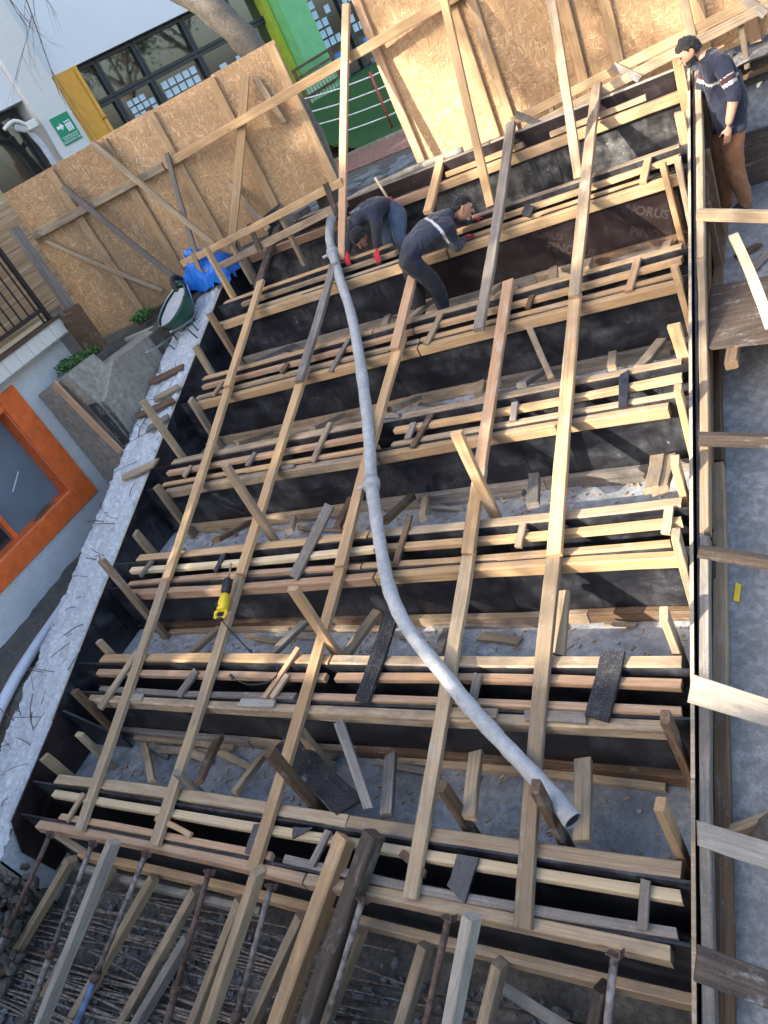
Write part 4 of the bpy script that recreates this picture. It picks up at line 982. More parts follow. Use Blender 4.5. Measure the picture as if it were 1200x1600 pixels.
tube('downpipe', [fp(2.12, 3.7, DF - .22), fp(2.12, 6.0, DF - .22), fp(2.05, 6.25, DF - .25), fp(1.9, 6.35, DF - .25)], .05, M['pvc'], bl, 12)
link('lamp_box', boxmesh('lamp_box', .16, .14, .12, .015), M['siding'], bl, FM(2.10, 6.28, DF - .34))
tube('lamp_arm', smooth_path([fp(2.05, 6.3, DF - .35), fp(1.9, 6.42, DF - .36), fp(1.7, 6.38, DF - .36)], 3), .03, M['siding'], bl, 8)
cols = [3.36, 3.74, 4.50, 5.55, 6.55, 7.25]
def window(s0, s1, z0, z1, par, pieces):
    w = fbox('window', s0, s1, z0, z1, DF + .10, DF + .13, M['glass'], par)
    for a, b, c, d in ((s0, s0 + .05, z0, z1), (s1 - .05, s1, z0, z1), (s0 + .05, s1 - .05, z0, z0 + .05), (s0 + .05, s1 - .05, z1 - .05, z1)):
        fbox('window_frame', a, b, c, d, DF + .04, DF + .12, M['frame'], w)
    for (ps, pz, pw, ph, m) in pieces:
        fbox('paper_sheet', ps - pw / 2, ps + pw / 2, pz - ph / 2, pz + ph / 2, DF + .092, DF + .098, m, w)
    return w
rr = random.Random(5)
def papers(s0, s1, z0, z1, dx, dz, m, fill=.85):
    out = []; z = z0
    while z < z1:
        s = s0 + rr.uniform(0, .03)
        while s < s1:
            if rr.random() < fill: out.append((s, z, dx * .8, dz * .78, m))
            s += dx
        z += dz
    return out
for k in range(5):
    s0, s1 = cols[k] + .004, cols[k + 1] - .004
    window(s0, s1, 6.14, 6.70, bl, [])
    P = []
    if k == 1: P = papers(3.92, 4.38, 5.62, 6.05, .13, .11, M['paper'], .9)
    if k == 2: P = papers(4.68, 5.40, 5.25, 6.0, .16, .14, M['paper'], .85)
    if k == 3: P = papers(5.72, 6.4, 5.0, 5.9, .20, .13, M['paper'], .8)
    if k == 4: P = [(6.75, 5.6, .2, .3, M['orangepaper']), (7.0, 5.3, .2, .25, M['bluepaper'])]
    window(s0, s1, 4.30, 6.13, bl, P)
for s0, s1 in ((8.0, 9.0), (9.0, 10.1), (10.1, 11.2)):
    P = papers(s0 + .15, s1 - .2, 5.3, 6.2, .17, .17, M['paper'], .6) + ([(s0 + .5, 4.95, .55, .25, M['bluepaper'])] if s0 < 10 else []) + [(s0 + .4, 4.55, .35, .3, M['panegrey'])]
    window(s0 + .004, s1 - .004, 4.0, 6.7, bl, P)
fbox('pillar', 7.30, 7.90, 3.6, 6.72, DF - .35, DF + .5, M['green'], bl)
fbox('pillar_trim', 7.16, 7.28, 3.6, 6.72, DF - .10, DF + .4, M['lime'], bl)
# windows left of the column
for s0, s1 in ((-.6, .75), (.77, 2.2)):
    w = fbox('window', s0, s1, 4.0, 6.6, DF + .25, DF + .28, M['glass'], bl)
    for a, b, c, d in ((s0, s0 + .07, 4.0, 6.6), (s1 - .07, s1, 4.0, 6.6), (s0 + .07, s1 - .07, 5.55, 5.63), (s0 + .07, s1 - .07, 6.53, 6.6)): fbox('window_frame', a, b, c, d, DF + .18, DF + .27, M['frame'], w)
# bench-like slatted screen beside the green pillar
sc = thing('slatted_screen', fp(7.3, 4.6, 3.0), 'low slatted green screen with brown rails below the green pillar', 'screen')
for k in range(9): fbox('slat', 6.95 + .085 * k, 7.01 + .085 * k, 4.55, 4.98, 3.00, 3.02, M['palegreen'], sc)
for z in (5.20, 5.06, 4.72): timber('rail', fp(6.8, z, 2.97), fp(7.85, z + .02, 2.97), .04, .045, 'brown', sc)
for s_ in (6.84, 7.8): timber('post', fp(s_, 4.4, 2.97), fp(s_, 5.22, 2.97), .05, .05, 'brown', sc, (1, 0, 0))
# evacuation sign
sg = thing('evacuation_sign', fp(2.56, 5.85, DF - .30), 'green and white sign with arrow and figures on the white wall', 'sign')
S0, S1, Z0, Z1 = 2.40, 2.72, 5.84, 6.24
fbox('sign_plate', S0, S1, Z0, Z1, DF - .315, DF - .302, M['signgreen'], sg)
fbox('sign_line', S0 + .02, S1 - .02, Z0 + .105, Z0 + .112, DF - .3185, DF - .3155, M['signwhite'], sg)
def sgpoly(name, pts, par=sg):
    P = [fp(s, z, DF - .3185) for s, z in pts]; return quadprism(name, P, -.003, M['signwhite'], par)
ax, az = S0 + .09, Z0 + .25
sgpoly('arrow', [(ax - .06, az - .022), (ax + .005, az - .022), (ax + .005, az - .055), (ax + .06, az), (ax + .005, az + .055), (ax + .005, az + .022), (ax - .06, az + .022)])
for k in range(3):
    px = S0 + .19 + .038 * k; pz = Z0 + .20
    sgpoly('figure', [(px - .012, pz - .05), (px + .012, pz - .05), (px + .016, pz + .06), (px - .016, pz + .06)])
    sgpoly('figure_head', [(px - .012, pz + .072), (px + .012, pz + .072), (px + .012, pz + .098), (px - .012, pz + .098)])
tmx = textmesh('ACİL DURUM\nTOPLANMA YERİ', .042)
link('sign_text', tmx, M['signwhite'], sg, FM((S0 + S1) / 2, Z0 + .055, DF - .3185) @ Matrix.Rotation(R(90), 4, 'X'))
# rope fence on the lawn
rp = thing('rope_fence', (-6.9, 12.9, 3.7), 'white rope fence with red posts along the lawn', 'fence')
PA = Vector((-6.12, 13.25, 3.72)); PB = Vector((-7.5, 12.75, 3.95)); PC = Vector((-2.5, 14.2, 3.7))
for p in (PA, PB, PC): tube('post', [p, p + Vector((0, 0, .95))], .02, M['redpaint'], rp, 10)
for k in range(4):
    z = .22 + .22 * k
    for a, b in ((PB, PA), (PA, PC)): tube('rope', smooth_path([a + Vector((0, 0, z)), (a + b) / 2 + Vector((0, 0, z - .03)), b + Vector((0, 0, z))], 4), .012, M['rope'], rp, 6)

# ================================================================== annex with the orange window on the left
an = thing('annex_building', (-9.5, 3.0, 1.8), 'low plastered annex with a big orange framed window beside the white wall', 'building')
XW = -8.3
def hole_wall():
    # wall pieces round the window opening
    y0, y1, z0, z1 = 2.2, 5.12, 2.50, 3.72
    for lo, hi in (((XW - .3, -6, 1.2), (XW, y0, 4.0)), ((XW - .3, y1, 1.2), (XW, 6.4, 4.0)), ((XW - .3, y0, 1.2), (XW, y1, z0)), ((XW - .3, y0, z1), (XW, y1, 4.0))):
        box('wall', lo, hi, M['annexwall'], an)
    fr = box('window', (XW - .20, y0, z0), (XW - .18, y1, z1), M['panegrey'], an)
    for lo, hi in (((XW - .3, y1 + .002, z0 - .26), (XW + .03, y1 + .30, z1 + .18)), ((XW - .3, y0 - .3, z0 - .26), (XW + .03, y0 - .002, z1 + .18)), ((XW - .28, y0, z0 - .26), (XW + .028, y1, z0 - .002)), ((XW - .28, y0, z1 + .002), (XW + .028, y1, z1 + .18))):
        box('window_surround', lo, hi, M['orange'], fr, .006)
    box('reveal', (XW - .2, y1 - .012, z0), (XW - .002, y1, z1), M['orange'], fr); box('reveal', (XW - .2, y0, z0), (XW - .002, y1 - .012, z0 + .012), M['orange'], fr)
    box('mullion', (XW - .19, 4.22, z0 + .012), (XW - .13, 4.28, z1), M['orange'], fr)
    box('pane', (XW - .178, 3.2, z0 + .02), (XW - .174, 4.2, z1 - .02), M['glass'], fr)
    for (ya, za, yb, zb) in ((4.45, 3.25, 4.62, 3.36), (4.62, 2.92, 4.85, 3.05)):
        timber('tape', (XW - .178, ya, za), (XW - .178, yb, zb), .004, .012, M['whitetape'], fr)
    return fr
fr = hole_wall()
o = timber('board_offcut', (XW + .06, 4.55, 2.528), (XW + .0, 4.85, 2.525), .07, .03, 'brown', cut=1.2); o.location.x += -.1; tag(o, 'weathered brown splinter of board on the orange window sill', 'board')
box('canopy', (-10.2, -6, 4.0), (-8.12, 6.45, 4.02), M['conc'], an); box('canopy_core', (-10.2, -6, 4.022), (-8.15, 6.42, 4.20), M['conc'], an)
for k in range(44):
    y = 6.44 - .105 * k; box('siding_strip', (-8.148, y - .10, 4.015), (-8.125 + .004 * (k % 2), y, 4.205), M['siding'], an)
box('edge_trim', (-8.3, -2, 4.206), (-8.10, 6.46, 4.235), W['brown'], an)
tube('drain_stub', [(XW - .05, 5.95, 3.55), (XW + .09, 5.95, 3.55)], .05, M['pvc'], an, 14, True)
tube('drain_mouth', [(XW + .06, 5.95, 3.55), (XW + .0915, 5.95, 3.55)], .040, M['rubber'], an, 12)
rl = thing('balcony_railing', (-8.2, 4.5, 4.24), 'black barred railing on top of the annex canopy', 'railing')
for z in (4.36, 5.25): box('rail', (-8.23, 1.0, z), (-8.19, 6.36, z + .045), M['black'], rl)
box('end_post', (-8.235, 6.361, 4.236), (-8.185, 6.41, 5.30), M['black'], rl)
for k in range(40): box('bar', (-8.22, 6.28 - .13 * k, 4.236 if k % 9 == 0 else 4.405), (-8.20, 6.295 - .13 * k, 5.25), M['black'], rl)
of = thing('board_fence', (-8.9, 4.2, 4.2), 'strand board screen seen through the black balcony bars', 'fence')
for k in range(5): box('osb_sheet', (-8.66, 7.3 - 1.25 * k - 1.24, 4.24), (-8.645, 7.3 - 1.25 * k, 5.9), M['osb'], of)
o = timber('sill_board', (-8.32, 4.6, 4.26), (-8.30, 6.35, 4.26), .14, .03, 'new'); tag(o, 'fresh yellow board lying along the foot of the black railing', 'board')
o = timber('post', (-8.02, 6.62, 3.65), (-8.02, 6.60, 5.3), .12, .08, 'grey', None, (1, 0, 0)); tag(o, 'grey timber post between the black railing and the board fence', 'post')
rw = thing('retaining_wall', (-7.8, 6.1, 2.2), 'weathered concrete retaining wall between the annex and the board fence', 'retaining wall')
quadprism('wall_block', [(-8.29, 5.62, 3.62), (-7.58, 5.62, 3.74), (-7.42, 5.62, 3.30), (-7.36, 5.62, 1.9), (-8.29, 5.62, 1.9)], -.5, M['conc'], rw)
quadprism('side_block', [(-7.34, 5.66, 2.0), (-7.34, 7.35, 2.6), (-7.34, 7.35, 3.50), (-7.34, 6.1, 3.58), (-7.34, 5.66, 3.30)], .35, M['conc'], rw)
box('cap', (-8.2, 6.14, 3.45), (-7.72, 6.55, 3.64), M['dirt'], rw)
box('brick_pier', (-8.12, 6.45, 3.3), (-7.86, 6.62, 4.25), W['brown'], rw)
timber('foot_board', (-8.15, 7.55, 3.50), (-7.0, 7.95, 3.70), .09, .10, 'dark', rw); timber('foot_board', (-7.95, 7.0, 3.52), (-7.42, 7.2, 3.50), .06, .05, 'white', rw)
for A, B, m, w, lab in (((-7.80, 5.56, 3.72), (-7.38, 5.42, 2.72), 'red', .11, 'reddish plank leaning on the concrete retaining wall'), ((-7.52, 5.57, 3.32), (-7.36, 5.48, 2.66), 'grey', .05, 'thin grey slat leaning on the concrete retaining wall'), ((-7.44, 5.55, 3.35), (-7.30, 5.50, 2.78), 'speck', .13, 'black speckled board leaning on the concrete retaining wall')):
    o = timber('leaning_plank', A, B, w, .03, m, None, (0, -1, 0)); tag(o, lab, 'plank')
o = tube('drain_pipe', smooth_path([(-7.40, 1.2, zS(1.2) + .03), (-7.44, 2.4, 1.76), (-7.62, 3.7, 1.86), (-7.66, 4.2, 1.87)], 4), .06, M['pvc'], None, 14); tag(o, 'pale grey plastic pipe lying on the dirt beside the white wall', 'pipe')
for A, B, m, lab in (((-7.95, 2.0, 1.55), (-7.35, 1.75, 1.5), 'dark', 'dark board on the dirt at the end of the plastic pipe'), ((-7.8, 1.75, 1.50), (-7.28, 1.62, 1.45), 'grey', 'grey board on the dirt at the lower end of the white wall'), ((-7.6, 1.35, 1.25), (-7.0, 1.2, 1.12), 'old', 'tan board lying on rubble below the white wall')):
    o = timber('board_offcut', A, B, .16, .04, m, cut=.6); tag(o, lab, 'board')

# weeds
def weed(cx, cy, cz, rad, n, lab):
    V = []; F = []
    for k in range(n):
        a = rnd.uniform(0, 6.28); r = rad * rnd.random() ** .6; h = rnd.uniform(.01, .6) * rad; c = Vector((cx + r * math.cos(a), cy + r * math.sin(a), cz + h))
        s = rnd.uniform(.012, .03); d = Vector((rnd.uniform(-1, 1), rnd.uniform(-1, 1), rnd.uniform(-.2, .8))).normalized(); e = d.orthogonal().normalized()
        b = len(V); V += [c, c + d * s + e * s * .5, c + d * s * 2.2, c + d * s - e * s * .5]; F.append((b, b + 1, b + 2, b + 3))
    t = thing('weed_clump', (cx, cy, cz), lab, 'weeds'); link('leaves', pymesh('leaves', V, F), M['weed'], t)
    for k in range(12):
        a = rnd.uniform(0, 6.28); tube('stem', [(cx, cy, cz - .04), (cx + rad * .7 * math.cos(a), cy + rad * .7 * math.sin(a), cz + rad * .4)], .003, M['weed'], t, 4)
weed(-7.75, 7.3, 3.62, .15, 520, 'bright green weeds at the foot of the board fence')
weed(-8.05, 6.12, 3.64, .20, 420, 'trailing green weeds on top of the concrete retaining wall')
weed(-7.92, 6.38, 3.66, .12, 200, 'small weeds among dead leaves beside the brick pier')

# ================================================================== trees
def limb(par, p, d, r, ln, depth, m, out, bend=.35, nm='branch', droop=0.0, kids=3):
    pts = [p]; rad = [r]; n = 5
    for k in range(n):
        d = (d + Vector((rnd.uniform(-1, 1), rnd.uniform(-1, 1), rnd.uniform(-.6, .8) - droop)) * bend * .35).normalized()
        p = p + d * ln / n; pts.append(p); rad.append(r * (1 - .6 * (k + 1) / n))
    out.append((pts, rad))
    if depth > 0:
        for k in range(kids):
            i = rnd.randint(2, n); q = pts[i]
            dd = (d + Vector((rnd.uniform(-1, 1), rnd.uniform(-1, 1), rnd.uniform(-.3, .8) - droop)) * .9).normalized()
            limb(par, q, dd, rad[i] * .7, ln * rnd.uniform(.5, .75), depth - 1, m, out, bend, nm, droop, kids)
def joined_tubes(name, chains, m, par, seg=6):
    V = []; F = []
    for pts, rad in chains:
        me = tubemesh('tmp', pts, rad, seg if rad[0] > .02 else 4); b = len(V)
        V += [v.co.copy() for v in me.vertices]; F += [[i + b for i in p.vertices] for p in me.polygons]; bpy.data.meshes.remove(me)
    return link(name, pymesh(name, V, F, True), m, par)
rnd.seed(21)
tr = thing('bare_tree', gp(4.3, 3.7, .55), 'leaning bare tree with thick pale trunk behind the board fence', 'tree')
tpts = [gp(4.10, 3.6, .5), gp(4.16, 4.58, .5), gp(4.12, 5.0, .5), gp(3.98, 5.72, .5), gp(3.76, 6.22, .52), gp(3.3, 6.85, .6), gp(2.8, 7.6, .7)]
sp = smooth_path(tpts, 4); tube('trunk', sp, [.21 - .08 * i / len(sp) + .012 * math.sin(i * 2.1) for i in range(len(sp))], M['bark'], tr, 14, True, .05)
ch = []
for base, dd, ln in ((tpts[6], Vector((-.5, -.6, .7)), 2.0), (tpts[6], Vector((-.3, .5, .8)), 2.2), (tpts[5], Vector((-.8, -.2, .6)), 1.8), (tpts[4], Vector((.3, .8, .5)), 1.6)):
    limb(tr, base, dd.normalized(), .06, ln, 3, None, ch, .5, droop=.25)
# drooping twigs over the white wall
for s, z, D in ((2.45, 7.5, 1.5), (2.2, 7.6, 1.4), (2.7, 7.7, 1.6)):
    limb(tr, fp(s, z + .3, D), Vector((-.12, -.16, -.95)).normalized(), .010, 1.5 if s == 2.45 else .8, 2, None, ch, .35, droop=.6, kids=4)
joined_tubes('crown', ch, M['twig'], tr)

def shade_tree(x, y, zb, zt, ll, cr, lab, seed, leaves):
    rnd.seed(seed); t = thing('shade_tree', (x, y, zb), lab, 'tree'); ch = []
    top = Vector((x, y, zt)); tube('trunk', smooth_path([(x, y, zb - .2), (x + .1, y, (zb + zt) / 2), top], 4), [.24, .23, .22, .2, .19, .18, .17, .16, .15], M['bark'], t, 10)
    for k in range(7):
        a = k * .9 + rnd.random(); limb(t, top - Vector((0, 0, rnd.uniform(0, ll * .4))), Vector((math.cos(a) * .7, math.sin(a) * .7, .8)).normalized(), .07, ll, 3, None, ch, .5, kids=3)
    joined_tubes('branches', ch, M['twig'], t, 5)
    ends = [c[0][-1] for c in ch] + [c[0][3] for c in ch]; V = []; F = []
    for k in range(leaves):
        e = rnd.choice(ends); c = e + Vector((rnd.gauss(0, 1), rnd.gauss(0, 1), rnd.gauss(0, 1))) * cr
        d = Vector((rnd.uniform(-1, 1), rnd.uniform(-1, 1), rnd.uniform(-1, 1))).normalized(); e2 = d.orthogonal().normalized(); s = rnd.uniform(.05, .11); b = len(V)
        V += [c, c + d * s + e2 * s * .5, c + d * s * 2, c + d * s - e2 * s * .5]; F.append((b, b + 1, b + 2, b + 3))
    link('crown', pymesh('crown', V, F), M['leafa'], t)
    return t
shade_tree(-12.6, -5.2, .3, 8.0, 2.1, .26, 'tall olive leaved tree in front of the long flat roofed building', 4, 15000)
shade_tree(-13.0, -6.0, .3, 12.6, 2.3, .16, 'very tall sparse tree in front of the long flat roofed building', 14, 4000)
shade_tree(-16.6, -4.9, .0, 12.6, 1.9, .16, 'slender tall tree nearest to the tall block', 41, 2800)
shade_tree(6.5, 12.5, 3.6, 7.0, 1.9, .25, 'olive leaved tree growing on the lawn beyond the sunlit fence', 31, 2500)
shade_tree(9.5, 10.0, 3.6, 6.5, 1.9, .25, 'second olive leaved tree on the lawn, further along the sunlit fence', 32, 2500)
shade_tree(8.5, 15.5, 3.6, 7.5, 2.1, .25, 'olive leaved tree at the far side of the lawn', 33, 2500)
rnd.seed(77)
# unseen building placed to shade the lower rows, tall block shading the left side
rb = thing('unseen_shade_building', (-3, -9, .3), 'long flat roofed building added unseen behind the photographer to shade the lower rows', 'building')
box('wall', (-15.9, -12.3, .0), (12.0, -6.6, 7.98), M['annexwall'], rb); box('roof', (-15.95, -12.36, 7.982), (12.06, -6.54, 8.10), M['roof'], rb)
tb = thing('tall_building', (-24, -6, .3), 'tall rendered block behind the flat roofed building', 'building')
def tbm(w, y, z): return Matrix(((.5408, .8412, 0, -16.93 + .5408 * w + .8412 * y), (-.8412, .5408, 0, -10.89 - .8412 * w + .5408 * y), (0, 0, 1, z), (0, 0, 0, 1)))
link('wall', boxmesh('wall', 13.8, 9.0, 15.3), M['wallbeige'], tb, tbm(-8.1, -4.5, 7.93)); link('roof', boxmesh('roof', 13.9, 9.1, .12), M['roof'], tb, tbm(-8.1, -4.5, 15.64))

# ================================================================== people
def evalmesh(o):
    dg = bpy.context.evaluated_depsgraph_get(); me = bpy.data.meshes.new_from_object(o.evaluated_get(dg)); return me
def skin_mesh(joints, edges, root):
    names = list(joints); me = bpy.data.meshes.new('skel')
    me.from_pydata([joints[n][0] for n in names], [(names.index(a), names.index(b)) for a, b in edges], []); me.update()
    o = bpy.data.objects.new('skel', me); col.objects.link(o)
    o.modifiers.new('s', 'SKIN'); 
    for i, n in enumerate(names):
        sv = me.skin_vertices[0].data[i]; r = joints[n][1]; sv.radius = (r, r) if not isinstance(r, tuple) else r
        sv.use_root = (n == root)
    md = o.modifiers.new('u', 'SUBSURF'); md.levels = 2; md.render_levels = 2
    out = evalmesh(o); bpy.data.objects.remove(o); return out
def sphere_into(bm, mtx, seg=14, f=None):
    r = bmesh.ops.create_uvsphere(bm, u_segments=seg, v_segments=seg - 2, radius=1.0)
    for v in r['verts']:
        c = v.co.copy()
        if f: c = f(c)
        v.co = mtx @ c
def capsule_into(bm, pts, rad, seg=8):
    me = tubemesh('c', pts, rad, seg); bm.from_mesh(me); bpy.data.meshes.remove(me)
    for p, r in ((pts[0], rad[0]), (pts[-1], rad[-1])): sphere_into(bm, Matrix.Translation(Vector(p)) @ Matrix.Scale(r, 4), 8)
def frame(fw, up):
    f = Vector(fw).normalized(); s = Vector(up).cross(f).normalized(); u = f.cross(s)
    return f, s, u       # forward, left, up
def hand_into(bm, wrist, d, palm_n, grip=.5, k=1.0):
    """palm and five unequal, bent fingers"""
    d = Vector(d).normalized(); n = Vector(palm_n); n = (n - d * n.dot(d)).normalized(); s = d.cross(n)
    w = Vector(wrist); pc = w + d * .05 * k
    sphere_into(bm, Matrix(((d.x * .055 * k, s.x * .042 * k, n.x * .018 * k, pc.x), (d.y * .055 * k, s.y * .042 * k, n.y * .018 * k, pc.y), (d.z * .055 * k, s.z * .042 * k, n.z * .018 * k, pc.z), (0, 0, 0, 1))), 10)
    for i, ln in enumerate((.072, .082, .077, .060)):
        b = pc + d * .035 * k + s * (-.030 + .020 * i) * k; a = grip; p = [b]; dd = d
        for q in range(3):
            ang = a * (.6 + .4 * q); dd = (d * math.cos(ang) + n * math.sin(ang)).normalized(); p.append(p[-1] + dd * ln / 3 * k)
        capsule_into(bm, p, [.0095 * k, .009 * k, .0085 * k, .0075 * k], 7)
    b = pc - d * .02 * k - s * .034 * k; t1 = b + (d * .5 - s * .6 + n * .3).normalized() * .035 * k; t2 = t1 + (d * .8 - s * .2 + n * .4).normalized() * .03 * k
    capsule_into(bm, [b, t1, t2], [.012 * k, .010 * k, .008 * k], 7)
def head_into(bm, c, fw, up, k=1.0):
    f, s, u = frame(fw, up); c = Vector(c)
    def shape(p):
        x, y, z = p      # x forward, y left, z up
        w = 1.0 - (.22 * max(0, -z - .1) if z < 0 else 0)
        x2 = x * (1.0 if x < 0 else .96); 
        if z < -.35 and x > 0: x2 *= 1.02
        return Vector((x2 * .098, y * .076 * w, z * .122)) * k
    mtx = Matrix(((f.x, s.x, u.x, c.x), (f.y, s.y, u.y, c.y), (f.z, s.z, u.z, c.z), (0, 0, 0, 1)))
    sphere_into(bm, mtx, 20, shape)
    P = lambda a, b, e: mtx @ Vector((a * k, b * k, e * k))
    capsule_into(bm, [P(.088, 0, .018), P(.108, 0, -.014), P(.116, 0, -.030)], [.010 * k, .013 * k, .015 * k], 7)      # nose
    capsule_into(bm, [P(.080, -.02, -.062), P(.092, 0, -.060), P(.080, .02, -.062)], [.010 * k] * 3, 7)             # mouth
    capsule_into(bm, [P(.066, -.016, -.100), P(.078, 0, -.102), P(.066, .016, -.100)], [.020 * k] * 3, 7)           # chin
    capsule_into(bm, [P(.080, -.038, .030), P(.092, 0, .034), P(.080, .038, .030)], [.012 * k] * 3, 7)             # brow
    for q in (-1, 1): capsule_into(bm, [P(-.008, q * .078, .018), P(-.016, q * .084, -.006), P(-.006, q * .078, -.030)], [.014 * k, .013 * k, .009 * k], 7)
    return mtx
def closest(p, a, b):
    ab = b - a; t = max(0, min(1, (p - a).dot(ab) / max(ab.length_squared, 1e-9))); return t, (p - a - ab * t).length
def shell(body, parent, name, keep, off, m):
    bm = bmesh.new(); bm.from_mesh(body); bm.normal_update()
    bmesh.ops.delete(bm, geom=[q for q in bm.faces if not keep(q.calc_center_median(), q)], context='FACES')
    isl = []; seen = set()
    for f0 in bm.faces:
        if f0 in seen: continue
        st = [f0]; seen.add(f0); g = []
        while st:
            q = st.pop(); g.append(q)
            for e in q.edges:
                for q2 in e.link_faces:
                    if q2 not in seen: seen.add(q2); st.append(q2)
        isl.append(g)
    isl.sort(key=len); bmesh.ops.delete(bm, geom=[q for g in isl[:-1] for q in g], context='FACES')
    bm.normal_update()
    for v in bm.verts: v.co += v.normal * off * (1 + (.5 if name != 'hair' else 1.2) * fbm(v.co.x * (9 if name != 'hair' else 38), v.co.y * (9 if name != 'hair' else 38), v.co.z * (7 if name != 'hair' else 38)))
    me = bpy.data.meshes.new(name); bm.to_mesh(me); bm.free(); me.materials.clear(); me.materials.append(m)
    for p in me.polygons: p.use_smooth = True; p.material_index = 0
    o = link(name, me, None, parent); md = o.modifiers.new('t', 'SOLIDIFY'); md.thickness = .008 if name != 'hair' else .004; md.offset = 0
    return o
def person(label, base, J, edges, root, bones, headc, headf, headu, hands, matf, hairf, k=1.0, voxel=.0085):
    t = thing('person', base, label, 'person')
    bm = bmesh.new(); me = skin_mesh(J, edges, root); bm.from_mesh(me); bpy.data.meshes.remove(me)
    hm = head_into(bm, headc, headf, headu, k)
    for (wr, d, n, g) in hands: hand_into(bm, wr, d, n, g, k)
    me = bpy.data.meshes.new('body'); bm.to_mesh(me); bm.free()
    o = bpy.data.objects.new('tmp', me); col.objects.link(o)
    md = o.modifiers.new('r', 'REMESH'); md.mode = 'VOXEL'; md.voxel_size = voxel; md.use_smooth_shade = True
    ms = o.modifiers.new('s', 'SMOOTH'); ms.factor = .5; ms.iterations = 2
    body = evalmesh(o); bpy.data.objects.remove(o); body.name = 'body'
    body.materials.clear(); slots = {}
    hinv = hm.inverted()
    def slot(nm):
        if nm not in slots: body.materials.append(M[nm]); slots[nm] = len(slots)
        return slots[nm]
    bl = [(n, Vector(J[a][0]), Vector(J[b][0]), (J[a][1] if not isinstance(J[a][1], tuple) else max(J[a][1]))) for n, a, b in bones]
    for p in body.polygons:
        c = p.center; h = hinv @ c; p.use_smooth = True
        hl = Vector((h.x / .10, h.y / .08, h.z / .13)) / k
        if hl.length < 1.32 and h.z > -.125 * k:
            p.material_index = slot('hair' if hairf(h / k) else 'skin'); continue
        hd = min([(c - Vector(w) - Vector(d).normalized() * .06 * k).length for (w, d, n, g) in hands] + [9])
        if hd < .082 * k: p.material_index = slot(matf('hand', 0, c)); continue
        best = min(bl, key=lambda q: closest(c, q[1], q[2])[1] / q[3]); tt, _ = closest(c, best[1], best[2])
        p.material_index = slot(matf(best[0], tt, c))
    cl = [0] * len(body.vertices); sk = [i for i, q in enumerate(body.materials) if q in (M['skin'], M['hair'], M['redglove'], M['shoe'])]
    for p in body.polygons:
        if p.material_index in sk:
            for v in p.vertices: cl[v] = 1
    nn = [v.normal.copy() for v in body.vertices]; cc = []
    for v in body.vertices:
        c = v.co
        if not cl[v.index]: c = c + nn[v.index] * (.010 * fbm(c.x * 11, c.y * 11, c.z * 7) + .004)
        cc += [c.x, c.y, c.z]
    body.vertices.foreach_set('co', cc); body.update()
    link('body', body, None, t)
    hi = [i for i, q in enumerate(body.materials) if q == M['hair']]
    if hi: shell(body, t, 'hair', lambda c, q: q.material_index == hi[0], .009, M['hair'])
    for q in (-1, 1):
        e = hm @ Vector((.0905 * k, q * .033 * k, .012 * k)); bm = bmesh.new(); sphere_into(bm, Matrix.Translation(e) @ Matrix.Scale(.0085 * k, 4), 8); me = bpy.data.meshes.new('eye'); bm.to_mesh(me); bm.free(); link('eye', me, M['shoe'], t)
    return t, hm, body
EDG = [('pelvis', 'spine'), ('spine', 'chest'), ('chest', 'neck'), ('neck', 'headb'), ('pelvis', 'hipL'), ('pelvis', 'hipR'), ('hipL', 'kneeL'), ('kneeL', 'ankL'), ('ankL', 'toeL'), ('hipR', 'kneeR'), ('kneeR', 'ankR'), ('ankR', 'toeR'),
       ('chest', 'shL'), ('shL', 'elL'), ('elL', 'wrL'), ('chest', 'shR'), ('shR', 'elR'), ('elR', 'wrR')]
BON = [('torso', 'pelvis', 'spine'), ('torso', 'spine', 'chest'), ('torso', 'chest', 'neck'), ('neck', 'neck', 'headb'), ('hip', 'pelvis', 'hipL'), ('hip', 'pelvis', 'hipR'), ('leg', 'hipL', 'kneeL'), ('shin', 'kneeL', 'ankL'), ('foot', 'ankL', 'toeL'),
       ('leg', 'hipR', 'kneeR'), ('shin', 'kneeR', 'ankR'), ('foot', 'ankR', 'toeR'), ('torso', 'chest', 'shL'), ('arm', 'shL', 'elL'), ('fore', 'elL', 'wrL'), ('torso', 'chest', 'shR'), ('arm', 'shR', 'elR'), ('fore', 'elR', 'wrR')]
RAD = {'pelvis': (.155, .125), 'spine': (.145, .115), 'chest': (.165, .12), 'neck': .062, 'headb': .058, 'hipL': .098, 'hipR': .098, 'kneeL': .068, 'kneeR': .068, 'ankL': .052, 'ankR': .052, 'toeL': .042, 'toeR': .042, 'shL': .075, 'shR': .075, 'elL': .052, 'elR': .052, 'wrL': .034, 'wrR': .034}
def local(base, fw, pts, k):
    f, s, u = frame(fw, (0, 0, 1)); b = Vector(base)
    return {n: (b + (f * p[0] + s * p[1] + u * p[2]) * k, tuple(x * k for x in RAD[n]) if isinstance(RAD[n], tuple) else RAD[n] * k) for n, p in pts.items()}, (f, s, u)

